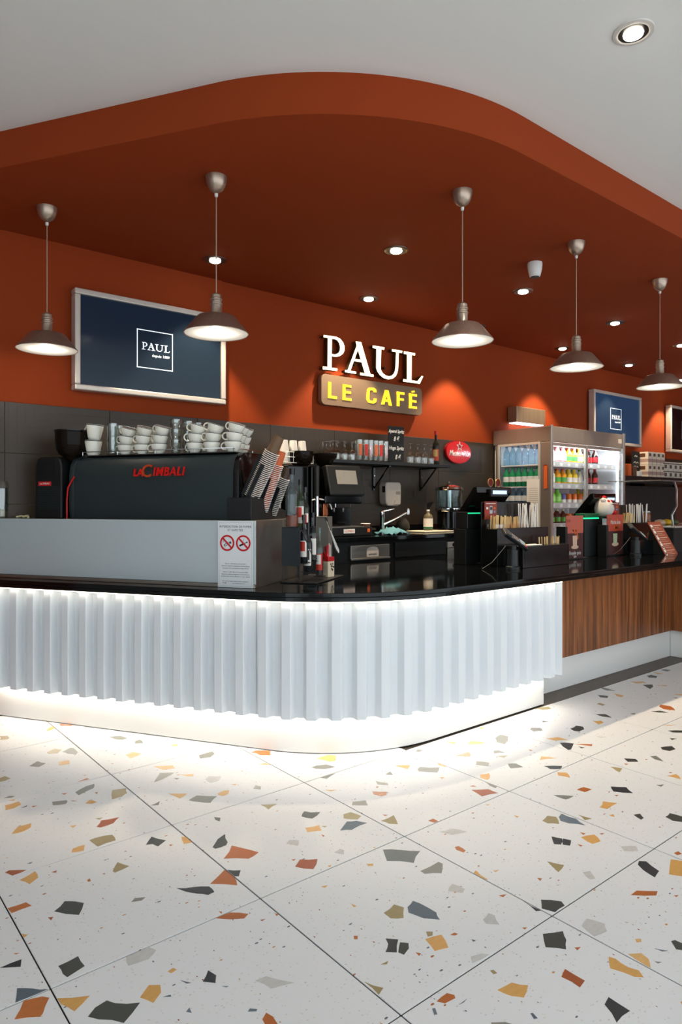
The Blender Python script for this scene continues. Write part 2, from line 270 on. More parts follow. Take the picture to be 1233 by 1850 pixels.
CHIPS = """1T 0,155 55,152 65,165 55,176 0,180;1Y 323,118 340,97 375,83 385,98 355,112;1O 415,68 505,77 495,84 420,82;1G 757,160 835,152 850,155 888,170 850,180 800,175
1G 942,188 975,178 997,203 942,207;1Y 1195,215 1233,207 1240,222 1200,225;1T 327,270 350,255 385,243 430,248 400,272 345,278;1G 432,263 490,235 512,237 543,265 530,283 470,275
1D 205,363 262,328 285,338 320,342 270,368;1Y 408,332 480,322 483,347 410,357;1Y 875,285 925,265 985,275 960,290 910,307;1T 0,445 35,432 75,448 35,465 0,472
1O 540,472 605,447 622,453 570,466;1G 525,545 600,503 657,487 652,515 550,565;1T 782,530 880,517 886,550 850,575 780,595;1G 363,612 465,600 470,612 460,625 368,635
1Y 595,622 625,597 675,612 640,625;1Y 33,635 130,608 148,630 100,655 37,670;1G 28,585 65,570 105,572 80,583;1O 672,785 705,742 830,718 790,760 700,790
1Y 1070,365 1205,358 1218,378 1140,388;1G 1072,475 1115,410 1215,407 1160,440;1G 1050,637 1113,607 1105,633;1Y 487,780 535,773 510,793;1O 490,602 540,605 510,608;1O 425,555 468,550 450,562
1D 145,655 190,635 185,645;1O 220,645 260,635 235,650;1Y 55,600 108,590 95,605;1T 665,727 718,722 690,735;1O 662,545 682,545 675,557
2Y 35,28 60,12 120,10 155,30 100,35;2G 230,95 325,67 340,85 310,108 240,118;2O 590,75 625,62 728,65 728,95 660,95 630,80;2Y 640,160 690,148 735,160;2Y 1045,118 1130,92 1185,95 1185,130 1145,140
2G 1018,178 1050,165 1115,158 1180,175 1100,190 1040,187;2G 1072,248 1130,225 1182,220 1120,258;2Y -15,175 40,165 62,185 30,195 0,193;2Y 70,228 193,225 190,240 150,240;2G 55,253 95,253 75,263
2L 275,262 300,240 385,240 370,268 310,285;2Y 15,362 148,362 97,395;2G 160,408 215,375 355,380 310,425 220,418;2Y 360,360 400,342 440,338 432,365 400,378 365,372;2G 608,325 625,303 662,312 660,332
2T 660,440 775,433 715,472;2G 335,525 380,530 375,555 345,545;2D 945,520 965,485 1010,493 1075,490 1020,535;2Y 970,600 1070,580 1085,617 985,630;2L 838,710 860,685 925,685 920,725;2L 1172,770 1215,748 1240,755 1240,785
2Y 108,663 140,660 185,700 125,712;2D 325,735 360,680 413,643 430,700 420,720 345,745;2Y 1110,335 1190,335 1150,345;2O 1082,645 1105,655 1095,663;2Y 455,300 495,292 485,303;2T 1085,588 1122,588 1105,597;2O 22,717 45,717 33,728
3Y 0,245 30,255 28,285 0,295;3Y 440,322 545,318 528,345;3G 595,345 615,330 750,333 735,368 605,360;3G 375,383 408,363 425,385;3G 305,428 390,442 392,457 320,452;3O 282,500 385,503 380,525 345,535 290,520
3G 140,595 145,573 235,563 250,597;3T 80,660 130,645 205,672 180,695 82,688;3B 58,772 105,710 170,705 245,720 160,755 140,768;3T 343,705 430,665 460,728 400,725;3O 672,705 705,690 745,710 715,718
3Y 735,303 765,305 805,322 790,330 745,318;3G 585,222 595,207 638,212 610,225;3Y 787,152 862,157 860,172;3Y 945,165 970,150 1055,155 1055,170 960,173;3T 858,253 950,225 967,240 965,258;3Y 1028,58 1045,50 1062,60 1040,68
3G 1138,130 1175,105 1230,118 1228,145 1205,172 1150,158;3G 1127,217 1165,215 1205,230 1130,235;3G 1005,290 1095,300 1090,325 1003,315;3Y 1033,383 1095,375 1098,410 1085,420 1035,405;3G 1068,430 1155,465 1140,477 1100,460
3O 972,490 1090,485 1158,512 1045,535;3O 960,465 985,458 1008,468;3O 355,662 390,664 370,671;3Y 1068,592 1102,590 1085,599;3O 305,468 328,466 316,476;3Y 752,403 785,402 768,412;3T 1145,255 1225,250 1200,265
4B 1090,112 1120,107 1160,115 1135,123;4Y 1040,128 1118,138 1070,140;4D 997,152 1025,145 1068,155 1060,165 1010,163;4Y 885,190 970,190 995,198 930,203;4D 970,213 1035,210 1040,225 1020,240;4Y 1050,215 1135,217 1125,222
4G 683,232 720,232 787,252 730,250;4D 667,280 740,287 735,300 685,295;4Y 775,270 845,285 830,295 795,287;4T 662,340 680,333 720,345 700,352;4O 1080,358 1090,345 1155,355 1188,382 1110,375;4D 1025,390 1085,385 1142,398 1080,397
4D 657,410 720,408 762,432 700,425;4G 887,403 920,402 922,408 900,410;4T 255,372 270,362 340,360 358,372 300,380;4D 298,452 340,458 300,462;4Y 638,455 690,452 710,465 675,478;4D 215,510 225,498 285,500 300,517 240,525
4D 485,505 525,485 570,492 578,510 545,525 510,520;4Y 322,570 400,562 468,580 380,585;4D 415,600 450,598 508,605 490,645 465,650;4O 518,608 632,610 630,622;4D 540,625 580,632 560,637;4Y 280,715 290,690 395,703
4G 68,740 120,738 170,762 85,770;4D 310,755 430,755 425,775 350,775;4T 755,760 832,770 815,797 790,785;4D 845,705 920,707 940,727 870,727;4G 1020,690 1060,687 1110,725 1050,710;4D 1090,630 1165,622 1190,642 1150,655 1100,645
4D 1140,518 1240,518 1240,532 1170,530;4D 1150,568 1200,573 1165,582;4Y 1110,482 1195,480 1140,487;4Y 1175,275 1240,275 1240,285;4G 1175,300 1190,296 1210,305;4O 205,645 235,650 220,655;4L 660,557 730,560 690,565;4T 0,655 48,660 0,668
4O 845,738 875,742 858,748;4O 985,708 1005,710 992,715;4O 1145,797 1170,798 1155,804
5Y 65,83 100,42 175,22 172,45 130,68;5T 498,118 530,105 625,87 645,118 545,153;5Y 398,185 405,165 473,143 468,175;5D 813,143 845,98 925,118 880,152 850,138;5O 28,297 50,285 148,283 70,317;5Y 108,340 195,290 213,325 165,362
5T 628,290 655,240 720,262 640,298;5G 732,462 750,440 810,435 790,453;5D 985,385 1080,378 1165,375 1195,405 1160,422 1100,415;5O 40,497 145,463 177,482 65,523;5D 303,513 360,457 467,467 440,533;5O 267,548 297,545 285,563
5Y 115,640 155,645 130,660;5D 325,818 435,763 472,818 375,880 350,862;5L 703,770 830,712 870,730 830,780 715,818;5D 0,828 120,780 115,822 60,825;5B 85,1022 95,942 180,943 270,950;5O 80,1115 130,1010 235,988 275,995 240,1080 225,1100
5Y 318,998 500,983 415,1070 340,1030;5D 490,1100 530,1050 595,1010 640,1025 780,1022 690,1135 550,1115;5Y 780,993 830,925 893,923 898,965 855,1023;5Y 935,848 965,828 985,838 955,858;5D 1130,905 1160,842 1205,870 1200,912
5B 1005,897 1065,912 1040,915;5B 908,990 950,978 955,988;5B 1037,1073 1055,1050 1068,1078;5O 75,748 108,745 90,753;5O 58,770 90,765 75,777;5O 287,295 318,285 312,298;5O 485,340 500,330 505,342 490,347;5T 390,38 428,34 410,47;5B 150,248 182,237 170,248
6O 75,220 120,147 175,160 270,185 215,220;6O 0,360 80,282 145,320 150,368;6D 95,283 170,285 160,318 135,318;6O 473,265 500,225 598,222 575,278;6G 963,170 1060,172 1170,178 1135,243 985,232;6O 30,552 110,520 213,528 190,553
6O 48,513 65,515 65,528;6Y 617,375 655,368 640,383;6O 277,562 308,556 290,567;6O 360,525 382,530 370,540;6Y 783,468 817,485 800,490;6Y 875,250 908,248 908,260 878,260;6T 967,522 1025,475 1080,492 1078,550 1005,552
6B 1100,490 1130,455 1170,470 1260,520 1280,560 1190,552 1105,520;6D 978,665 1048,670 1040,742 977,740 992,695;6D 1058,686 1105,690 1107,720 1080,755 1048,742;6T 950,810 993,790 985,808;6T 858,905 965,940 940,978;6O 290,1115 312,1078 350,1100 378,1145 310,1150
6B 210,1072 220,1055 262,1058 258,1070;6L 250,900 310,875 470,912 340,945;6O 800,650 822,650 822,668 802,668;6O 453,225 478,222 465,232;6Y 655,260 675,255 668,268;6B 770,587 792,575 785,588;6B 65,930 103,930 90,937;6O 1145,742 1175,748 1165,762
7Y 645,40 690,42 705,65 650,55;7Y 1162,57 1205,48 1228,73;7G 1113,100 1148,97 1135,108;7O 738,122 770,110 807,120 775,133;7D 897,107 970,110 1002,138 910,130;7G 628,147 722,152 685,168;7Y 845,205 860,177 928,185 880,213;7Y 890,243 910,237 915,250
7D 1005,240 1035,235 1053,255 1040,263;7D 1155,250 1175,232 1240,250 1240,275 1190,268;7T 575,268 598,245 640,250 653,283 600,280;7B 653,250 665,235 735,260 778,290 700,280 660,268;7T 745,240 808,258 775,265;7D 618,342 668,352 662,380 630,378
7D 672,352 710,360 705,385 672,381;7Y 757,345 820,333 850,365 810,377;7O 752,322 778,328 768,335;7O 845,328 868,327 855,333;7L 945,390 1015,388 1027,410 960,410;7O 162,392 180,388 213,408 205,418 170,405;7G 0,505 85,462 105,470 100,515 20,518
7T 598,460 677,478 650,510;7O 550,537 573,540 565,552;7Y 343,503 370,500 355,510;7Y 250,515 262,502 318,545 305,548;7L 130,600 150,565 210,590 200,608;7L 765,510 800,505 825,540 800,545;7D 1025,475 1030,458 1065,460 1125,505 1105,535 1050,500
7Y 1172,520 1180,450 1240,460 1240,530;7O 992,618 1020,597 1118,600 1112,620;7O 1195,420 1215,412 1233,425 1210,430;7L 90,320 150,305 220,320 150,335;7O 915,147 935,147 925,153;7O 370,620 405,615 390,628;7O 740,378 765,385 755,390;7Y 440,242 465,248 455,254
8D 568,67 665,75 680,95 635,125 572,108;8D 485,73 570,118 545,120;8L 295,160 320,130 350,140 372,183 310,180;8L 760,190 785,155 870,180 880,215 820,240;8D 577,228 672,215 688,255 687,300 590,290;8Y 23,253 100,232 132,292 68,308;8T 27,217 58,217 58,235 35,240
8O 140,233 160,222 177,228 165,235;8Y 978,322 1040,318 1075,345 1085,388 1060,375;8Y 888,335 920,345 980,385 1030,400 1052,432 1010,430 895,390;8O 665,430 682,393 775,448 752,480;8Y 363,492 430,457 508,470 488,527 430,520;8O 77,545 125,507 160,515 165,530 115,555
8D 868,560 887,525 988,590 925,645;8D 1182,262 1200,257 1240,275 1240,305 1205,300;8O 727,292 755,290 740,305;8Y 1012,252 1040,250 1042,265 1020,268;8T 328,400 345,397 362,412 345,418;8O 480,198 503,197 492,207;8B 182,562 220,533 205,550
8B 55,580 70,577 80,607 65,608;8B 518,602 530,600 553,625 535,628;8G 333,645 400,643 430,652 430,662 335,662;8L 238,335 290,320 325,325 245,365;8Y 1225,548 1240,545 1240,570;8G 1105,358 1137,360 1120,367;8B 1105,297 1168,308 1140,310;8B 240,253 262,258 250,265;8O 1195,47 1217,45 1207,54"""
seen = []
for ch in CHIPS.replace('\n', ';').split(';'):
    h, *pts = ch.split(' '); zx, zy, zs = ZR[int(h[0])]
    P = [PZ(zx+float(p.split(',')[0])*zs, zy+float(p.split(',')[1])*zs, 0) for p in pts]
    c = sum(P, Vector())/len(P)
    key = (math.floor((c.x-g0.x)/TILE), math.floor((c.y-g0.y)/TILE))
    if key not in tiles: continue
    if any((c-e).length < .03 for e in seen): continue
    seen.append(c); t = tiles[key]; o = t.location
    # break the straight cuts with small random nicks so the stone edges look crushed
    Q = []
    for k, p in enumerate(P):
        q = P[(k+1) % len(P)]; Q.append(p); d = q-p
        if d.length > .04: Q.append(p+d*.5+Vector((-d.y, d.x, 0))*rnd.uniform(-.07, .07))
    lim = lambda v, a: min(max(v, a+.0026), a+TILE-.0026)
    Q = [Vector((lim(p.x, o.x)-o.x, lim(p.y, o.y)-o.y, .0)) for p in Q]
    MB().prism(Q, (0, 0, .0004+.0002*rnd.random())).build('stone_chip', rnd.choice(chip_m[h[1]]), t)
# stones of the tiles beyond the picture: joined, laid in the same density
far = MB(); fms = [m for k in 'DGOYTL' for m in chip_m[k][:1]]; rf = random.Random(21); nchip = len(seen)
for key, t in tiles.items():
    if any(o.name.startswith('stone_chip') for o in t.children): continue
    for q in range(9):
        cx_, cy_, r_ = rf.uniform(.05, TILE-.05), rf.uniform(.05, TILE-.05), rf.uniform(.012, .04); n_ = rf.randint(4, 6); a_ = rf.random()*6
        if t.location.y+cy_ > 2.7: continue
        far.prism([Vector((t.location.x+cx_+r_*rf.uniform(.6, 1.1)*math.cos(a_+6.283*k/n_), t.location.y+cy_+.75*r_*rf.uniform(.6, 1.1)*math.sin(a_+6.283*k/n_), .0)) for k in range(n_)], (0, 0, .0004), rf.randrange(len(fms)))
fo = far.build('stone_chips', fms, fl); fo['kind'] = 'stuff'
# ---- dark metal strip in the floor in front of the wooden counter
st = MB().box(4.06, 6.27, 2.765, 2.935, -.003, .0015).box(6.12, 6.27, .3, 2.765, -.003, .0015).build('trim_3', mat('dark_floor_metal', '5b5149', .45, .2, noise=.08), None); struct(st, 'dark brown strip in the floor along the wooden counter')
# ---- walls and ceilings
wb = MB().box(2.76, 14, V_WALL, V_WALL+.2, 0, Z_CEIL).box(-3.3, 2.76, V_WALL-.018, V_WALL+.2, 0, Z_CEIL).build('wall_back', red_paint); struct(wb, 'brick-red painted back wall behind the counter')
wr = MB().box(13.8, 14, -4, V_WALL, 0, Z_CEIL).build('wall_right', red_paint); struct(wr, 'red side wall far to the right')
wl_ = MB().box(-3.5, -3.3, .6, V_WALL-.018, 0, Z_CEIL).build('added_wall_left', mat('added_wall_paint', 'dfe8e6', .8, noise=.02)); struct(wl_, 'added pale wall out of view on the left, shaping the light')  # added unseen wall: cuts world light on the flutes, pales the steel box
def tilemat():
    m = bpy.data.materials.new('dark_relief_tile'); m.use_nodes = True; nt = m.node_tree; b = nt.nodes['Principled BSDF']; N = nt.nodes.new; L = nt.links.new
    b.inputs['Base Color'].default_value = lin('33271a'); b.inputs['Roughness'].default_value = .46
    tc = N('ShaderNodeTexCoord'); oi = N('ShaderNodeObjectInfo')
    sp = N('ShaderNodeSeparateXYZ'); L(tc.outputs['Object'], sp.inputs[0])
    def groove(out, freq):
        a = N('ShaderNodeMath'); a.operation = 'MULTIPLY'; a.inputs[1].default_value = freq; L(out, a.inputs[0])
        f = N('ShaderNodeMath'); f.operation = 'FRACT'; L(a.outputs[0], f.inputs[0])
        g = N('ShaderNodeMath'); g.operation = 'GREATER_THAN'; g.inputs[1].default_value = .12; L(f.outputs[0], g.inputs[0]); return g
    gx, gz = groove(sp.outputs[0], 18), groove(sp.outputs[2], 18)
    ad = N('ShaderNodeVectorMath'); ad.operation = 'ADD'; cb = N('ShaderNodeCombineXYZ'); L(oi.outputs['Random'], cb.inputs[0]); L(oi.outputs['Random'], cb.inputs[2]); L(tc.outputs['Object'], ad.inputs[0]); L(cb.outputs[0], ad.inputs[1])
    vo = N('ShaderNodeTexVoronoi'); vo.inputs['Scale'].default_value = 4.5; vo.distance = 'CHEBYCHEV'; L(ad.outputs[0], vo.inputs['Vector'])
    sc = N('ShaderNodeSeparateColor'); L(vo.outputs['Color'], sc.inputs[0])
    gt = N('ShaderNodeMath'); gt.operation = 'GREATER_THAN'; gt.inputs[1].default_value = .5; L(sc.outputs[0], gt.inputs[0])
    mx = N('ShaderNodeMix'); L(gt.outputs[0], mx.inputs[0]); L(gx.outputs[0], mx.inputs[2]); L(gz.outputs[0], mx.inputs[3])
    bp = N('ShaderNodeBump'); bp.inputs['Strength'].default_value = 1.0; bp.inputs['Distance'].default_value = .012; L(mx.outputs[0], bp.inputs['Height']); L(bp.outputs[0], b.inputs['Normal'])
    return m
tm = tilemat(); joint = mat('tile_joint', '6e6353', .9, noise=.05)
TW, THh = .70, .34
for side, v0, ua, ub in (('l', V_WALL-.018, -1.67, 2.76), ('r', V_WALL, 2.76, 12.3)):
    MB().box(ua, ub, v0-.006, v0, 1.0, 2.066).build('joint_bed', joint, wb)
    k0 = 0
    for r in range(3):
        u = 1.13 + math.floor((ua-1.13)/TW)*TW
        while u < ub:
            a, b_ = max(u, ua)+.0015, min(u+TW, ub)-.0015
            if b_-a > .02:
                t = MB().box(-(b_-a)/2, (b_-a)/2, -.010, 0, -THh/2+.0015, THh/2-.0015).build('wall_tile', tm, wb, bevel=.0012, seg=1)
                t.location = ((a+b_)/2, v0-.003, 2.068-THh*(r+.5))
            u += TW
ce = MB().box(-5, 14, -5, V_WALL+.2, Z_CEIL, Z_CEIL+.15).build('ceiling', ceil_paint); struct(ce, 'plain white ceiling')
# ---- the plan curve of the counter: left arm, rounded corner, right arm
RC = .99; CC = Vector((2.964, 3.773, 0)); A0, A1 = math.pi/2-LA-math.pi/2, 0
def path(off, s0=-1.95, u1=4.08, step=.06, n_arc=28, ext=None):
    """points (world xy, outward normal) along the plinth line moved outward by off"""
    out = []; R = RC+off
    nl = max(2, int(-s0/step)+1)
    for k in range(nl):
        s = s0*(1-k/(nl-1)); p = P0+LDx*s-LNx*off; out.append((p, -LNx.copy()))
    a0 = math.atan2(-LNx.y, -LNx.x); a1 = -math.pi/2
    if a0 > 0: a0 -= 2*math.pi
    T = CC
    for k in range(1, n_arc+1):
        a = a0+(a1-a0)*k/n_arc; n = Vector((math.cos(a), math.sin(a), 0)); out.append((T+n*R, n))
    nr = max(2, int((u1-CC.x)/step)+1)
    for k in range(1, nr+1): out.append((Vector((CC.x+(u1-CC.x)*k/nr, 2.783-off, 0)), Vector((0, -1, 0))))
    return out
def sweep(mb, pts, o0, o1, z0, z1):
    """solid wall along pts between offsets o0 (inner) and o1 (outer)"""
    n = len(pts); vs = []
    for p, nn in pts:
        a, b = p+nn*o0, p+nn*o1
        vs += [Vector((a.x, a.y, z0)), Vector((b.x, b.y, z0)), Vector((b.x, b.y, z1)), Vector((a.x, a.y, z1))]
    fs = []
    for i in range(n-1):
        for k in range(4): fs.append((i*4+k, i*4+(k+1) % 4, i*4+4+(k+1) % 4, i*4+4+k))
    fs += [(0, 1, 2, 3), ((n-1)*4+3, (n-1)*4+2, (n-1)*4+1, (n-1)*4)]
    return mb.add(vs, fs)
sof = path(.64, -2.2, 13.8)
poly = [Vector((p.x, p.y, Z_SOF)) for p, n in sof if p.y < V_WALL-.02]
poly = [Vector((poly[0].x-.0, V_WALL, Z_SOF))] + poly + [Vector((13.8, V_WALL, Z_SOF))]
so = MB().prism(poly, (0, 0, Z_CEIL-Z_SOF)).build('trim_1', red_paint, smooth=30); struct(so, 'brick-red dropped ceiling with a rounded corner above the counter')
# ================================================================== COUNTER
Z_TOP, Z_UND, Z_PB, Z_PT = .915, .865, .219, .857
ctr = thing('service_counter', 'white fluted counter front with rounded corner and glowing light strips', 'counter', (2.4, 3.2, 0))
full = path(0)
iL = next(i for i, (p, n) in enumerate(full) if (p-P0).length < .02)
sweep(MB(), full[:iL+1], -.02, 0, .006, .34).build('plinth', white_metal, ctr, smooth=40, world=True)
sweep(MB(), full[iL:], -.02, 0, .006, .34).build('plinth', white_metal, ctr, smooth=40, world=True)
sweep(MB(), path(0, -1.55), -.5, -.021, .0, Z_UND-.002).build('carcass', white_p, ctr, world=True)
# fluted panels: trapezoid ribs marched along the line in equal steps
PITCH, OPK, OTR, OBK = .1325, .114, .070, .050
def dense(s0, u1):
    pts = path(OTR, s0, u1, .004, 300); L = [0]
    for a, b in zip(pts, pts[1:]): L.append(L[-1]+(b[0]-a[0]).length)
    return pts, L
pts_all, Ls = dense(-1.95, 4.13)
seam = next(Ls[i] for i, (p, n) in enumerate(pts_all) if (p-(P0-LNx*OTR)).dot(LDx) > -.045)
def fluted(l0, l1, phase, name):
    out = []; i = 0
    prof = [(0, 0), (.0001, 1)]
    keys = []
    k = math.floor((l0-phase)/PITCH)-1
    while phase+k*PITCH < l1+PITCH:
        b = phase+k*PITCH
        for d, h in ((.0, 0), (.020, 1), (.020+.050, 1), (.020+.050+.020, 0)): keys.append((b+d, h))
        k += 1
    sam = [(l0, None)] + [q for q in keys if l0 < q[0] < l1] + [(l1, None)]
    def hval(x):
        for (a, ha), (b, hb) in zip(keys, keys[1:]):
            if a <= x <= b: return ha+(hb-ha)*(x-a)/(b-a) if b > a else ha
        return 0
    F_, B_ = [], []
    for x, h in sam:
        h = hval(x) if h is None else h
        while i < len(Ls)-2 and Ls[i+1] < x: i += 1
        t = (x-Ls[i])/(Ls[i+1]-Ls[i]); p = pts_all[i][0].lerp(pts_all[i+1][0], t); n = pts_all[i][1].lerp(pts_all[i+1][1], t).normalized()
        F_.append(p+n*((OPK-OTR)*h)); B_.append(p-n*(OTR-OBK))
    mb = MB(); n = len(F_); vs = []
    for a, b in zip(F_, B_): vs += [Vector((b.x, b.y, Z_PB)), Vector((a.x, a.y, Z_PB)), Vector((a.x, a.y, Z_PT)), Vector((b.x, b.y, Z_PT))]
    fs = []
    for j in range(n-1):
        for q in range(4): fs.append((j*4+q, j*4+(q+1) % 4, j*4+4+(q+1) % 4, j*4+4+q))
    fs += [(0, 1, 2, 3), ((n-1)*4+3, (n-1)*4+2, (n-1)*4+1, (n-1)*4)]
    mb.add(vs, fs); return mb.build(name, panel_white, ctr, world=True, bevel=.0025, seg=1)
fluted(0, seam-.0012, .055, 'fluted_panel'); fluted(seam+.0012, Ls[-1], seam+.012, 'fluted_panel')
sweep(MB(), path(0, -1.93, 4.12), -.02, OBK, .36, .84).build('panel_batten', white_p, ctr, world=True)
sweep(MB(), path(0, -1.95, 4.10, .4, 12), .118, .134, Z_UND-.0052, Z_UND-.001).build('light_strip', led_mat, ctr, world=True)
sweep(MB(), path(0, -1.95, 4.07, .4, 12), .010, .034, .2300, .2340).build('light_strip', led_low, ctr, world=True)
# ---- worktop
wt = thing('counter_worktop', 'polished black granite worktop running round the corner', 'worktop', (2.5, 3.4, Z_UND))
outer = [p for p, n in path(.15, -1.99, 6.1) if p.y < 4.9]
inner = [(6.1, .7), (6.85, .7), (6.85, 3.45), (4.27, 3.45), (4.27, 4.17), (2.45, 4.17), (2.2, 4.9), (outer[0].x+.02, 4.9)]
def slab(z0, z1, pl, name, bev=.003):
    MB().prism([Vector((p[0], p[1], z0)) for p in pl], (0, 0, z1-z0)).build(name, granite, wt, world=True, bevel=bev)
slab(Z_TOP-.024, Z_TOP, [(p.x, p.y) for p in outer]+inner, 'upper_slab')
outer2 = [p for p, n in path(.143, -1.99, 6.107) if p.y < 4.9]
slab(Z_UND, Z_TOP-.025, [(p.x, p.y) for p in outer2]+[(6.107, .707)]+inner[1:], 'lower_slab')
# ---- wooden counter
wc = thing('wooden_counter', 'walnut veneered counter front with pale metal kickboard', 'counter', (5.2, 3.1, 0))
MB().box(4.085, 6.255, 2.90, 2.918, .245, Z_UND-.001).build('front_panel', wood, wc, world=True)
MB().box(4.085, 6.258, 2.932, 2.945, .004, .27).build('kickboard', white_metal, wc, world=True)
MB().box(4.085, 6.255, 2.946, 3.42, .0, Z_UND-.002).build('carcass', blackm, wc, world=True)
wc2 = thing('wooden_counter', 'walnut veneered counter return coming forward at the right edge', 'counter', (6.5, 1.9, 0))
MB().box(6.228, 6.246, .75, 2.899, .245, Z_UND-.001).build('front_panel', wood, wc2, world=True)
MB().box(6.262, 6.275, .75, 2.931, .004, .27).build('kickboard', white_metal, wc2, world=True)
MB().box(6.276, 6.8, .75, 3.42, 0, Z_UND-.002).build('carcass', blackm, wc2, world=True)
# ================================================================== LAMPS
def lamp(name, kind, loc, power, col, parent=None, size=.05, spot=None, blend=.5):
    d = bpy.data.lights.new(name, kind); d.energy = power; d.color = col
    d.shadow_soft_size = size
    if spot: d.spot_size = math.radians(spot); d.spot_blend = blend
    o = bpy.data.objects.new(name, d); COL.objects.link(o); o.location = loc
    if parent is not None: o.parent = parent
    return o
pm = mat('brushed_nickel', 'b3a08f', .32, .8, noise=.16, nscale=60, aniso=(1, 1, .02))
shade_in = mat('shade_white_enamel', 'f2efe8', .5, noise=.01)
cordm = mat('silver_cord', 'b09a88', .5, .3, noise=.05)
def pendant(x, y, label):
    r = thing('pendant_lamp', label, 'lamp', (x, y, 2.335), 0, 'brushed metal pendant lamps above the counter')
    H_ = Z_SOF-2.335
    MB().lathe([(.010, H_-.085), (.020, H_-.082), (.036, H_-.070), (.049, H_-.050), (.057, H_-.024), (.060, H_)], 32).build('canopy', pm, r, smooth=40)
    MB().lathe([(.008, H_-.11), (.010, H_-.10), (.010, H_-.092)], 12).build('cord_grip', white_p, r, smooth=40)
    MB().cyl((0, 0, .22), (0, 0, H_-.10), .0032, n=8).build('cord', cordm, r, smooth=60)
    nk = MB().lathe([(.040, .1005), (.034, .107), (.031, .112), (.031, .155), (.0335, .158), (.0335, .166), (.030, .169), (.030, .180), (.033, .183), (.033, .191), (.029, .195), (.028, .212), (.018, .220), (.0, .221)], 24).build('socket_neck', pm, r, smooth=35)
    MB().lathe([(.036, .104), (.070, .101), (.100, .093), (.112, .082), (.176, .003), (.178, .0), (.176, -.003), (.173, -.001), (.109, .079), (.098, .089), (.068, .097), (.0, .099)], 40).build('shade', [pm], r, smooth=35)
    MB().lathe([(.1735, .0005), (.1095, .0775), (.098, .0875), (.068, .0955), (.001, .0975), (.001, .0965), (.067, .0945), (.097, .0865), (.1075, .0765), (.1725, -.0005)], 40).build('reflector', shade_in, r, smooth=35)
    MB().lathe([(.0, -.014), (.022, -.010), (.036, .002), (.041, .018), (.036, .036), (.024, .06), (.016, .09)], 20).build('bulb', lamp_em, r, smooth=60)
    lamp('pendant_light', 'POINT', (0, 0, -.035), PEND_W, (1, .9, .76), r, .02)
for (px, py), lb in zip([(85, 375), (391, 320), (836, 346), (1042, 438), (1193, 506)],
        ['leftmost pendant lamp, hanging left of the large framed screen', 'pendant lamp hanging in front of the right edge of the large framed screen',
         'pendant lamp hanging just right of the lit wall sign', 'pendant lamp hanging above the drinks fridge, second from right', 'pendant lamp nearest the right edge of the picture']):
    q = PZ(px, py, Z_SOF); pendant(q.x, q.y, lb)
ring_m = mat('downlight_ring', '6a625c', .3, .9, noise=.05); ringw = mat('downlight_ring_white', 'cfc8c0', .4, noise=.03); bowl_m = mat('downlight_bowl', '3a3836', .3, .8, noise=.05)
def downlight(x, y, z, label, group, power, col, spot=82, tilt=0, ring=ring_m, R=.088):
    r = thing('recessed_downlight', label, 'downlight', (x, y, z), 0, group)
    MB().lathe([(R*.72, -.006), (R*.80, -.008), (R*.97, -.005), (R, .0), (R*.72, .0)], 32).build('trim_ring', ring, r, smooth=50)
    MB().lathe([(R*.72, -.006), (R*.66, .0), (R*.64, -.004), (R*.70, -.0065)], 32).build('inner_ring', bowl_m, r, smooth=50)
    MB().lathe([(.0, -.020), (R*.36, -.019), (R*.46, -.014), (R*.48, -.0075), (R*.48, -.004)], 24).build('light_lens', lamp_em, r, smooth=50)
    MB().lathe([(R*.46, -.004), (R*.71, -.004), (R*.71, -.001), (R*.46, -.001)], 32).build('reflector_bowl', bowl_m, r, smooth=50)
    lamp('downlight_spot', 'SPOT', (0, 0, -.035), power, col, r, .03, spot, .35)
warm = (1, .80, .55)
for x, y, lb in [(2.48, 4.52, 'recessed downlight above the right end of the large framed screen'), (4.0, 4.52, 'recessed downlight directly above the lit wall sign'),
        (5.5, 4.54, 'recessed downlight half hidden behind the middle pendant shade'), (7.04, 4.545, 'recessed downlight left of the pendant above the fridge, near the wall'),
        (8.56, 4.545, 'small recessed downlight above the smaller framed screen'), (10.2, 4.6, 'recessed downlight at the right edge above the farthest screen'),
        (3.386, 3.53, 'largest recessed downlight in the middle of the red ceiling'), (4.878, 3.53, 'recessed downlight just below the white ceiling speaker'),
        (6.45, 3.57, 'recessed downlight between the two right-hand pendants'), (7.95, 3.6, 'recessed downlight at the right edge behind the last pendant cord')]:
    downlight(x, y, Z_SOF, lb, 'downlights in the red ceiling', SPOT_W, warm)
q = PZ(1145, 58, Z_CEIL)
downlight(q.x, q.y, Z_CEIL, 'round downlight in the white ceiling at upper right', 'downlights in the white ceiling', HALL_W, (1, .93, .84), 120, ring=ringw, R=.085)
q = PZ(967, 475, Z_SOF)
sp = thing('ceiling_speaker', 'small white cup-shaped speaker fixed under the red ceiling', 'speaker', (q.x, q.y, Z_SOF))
MB().lathe([(.032, -.105), (.040, -.10), (.052, -.05), (.055, -.012), (.053, 0)], 28).build('housing', white_p, sp, smooth=50)
MB().lathe([(.0, -.112), (.028, -.112), (.031, -.106), (.0305, -.104)], 24).build('grille', black, sp, smooth=50)
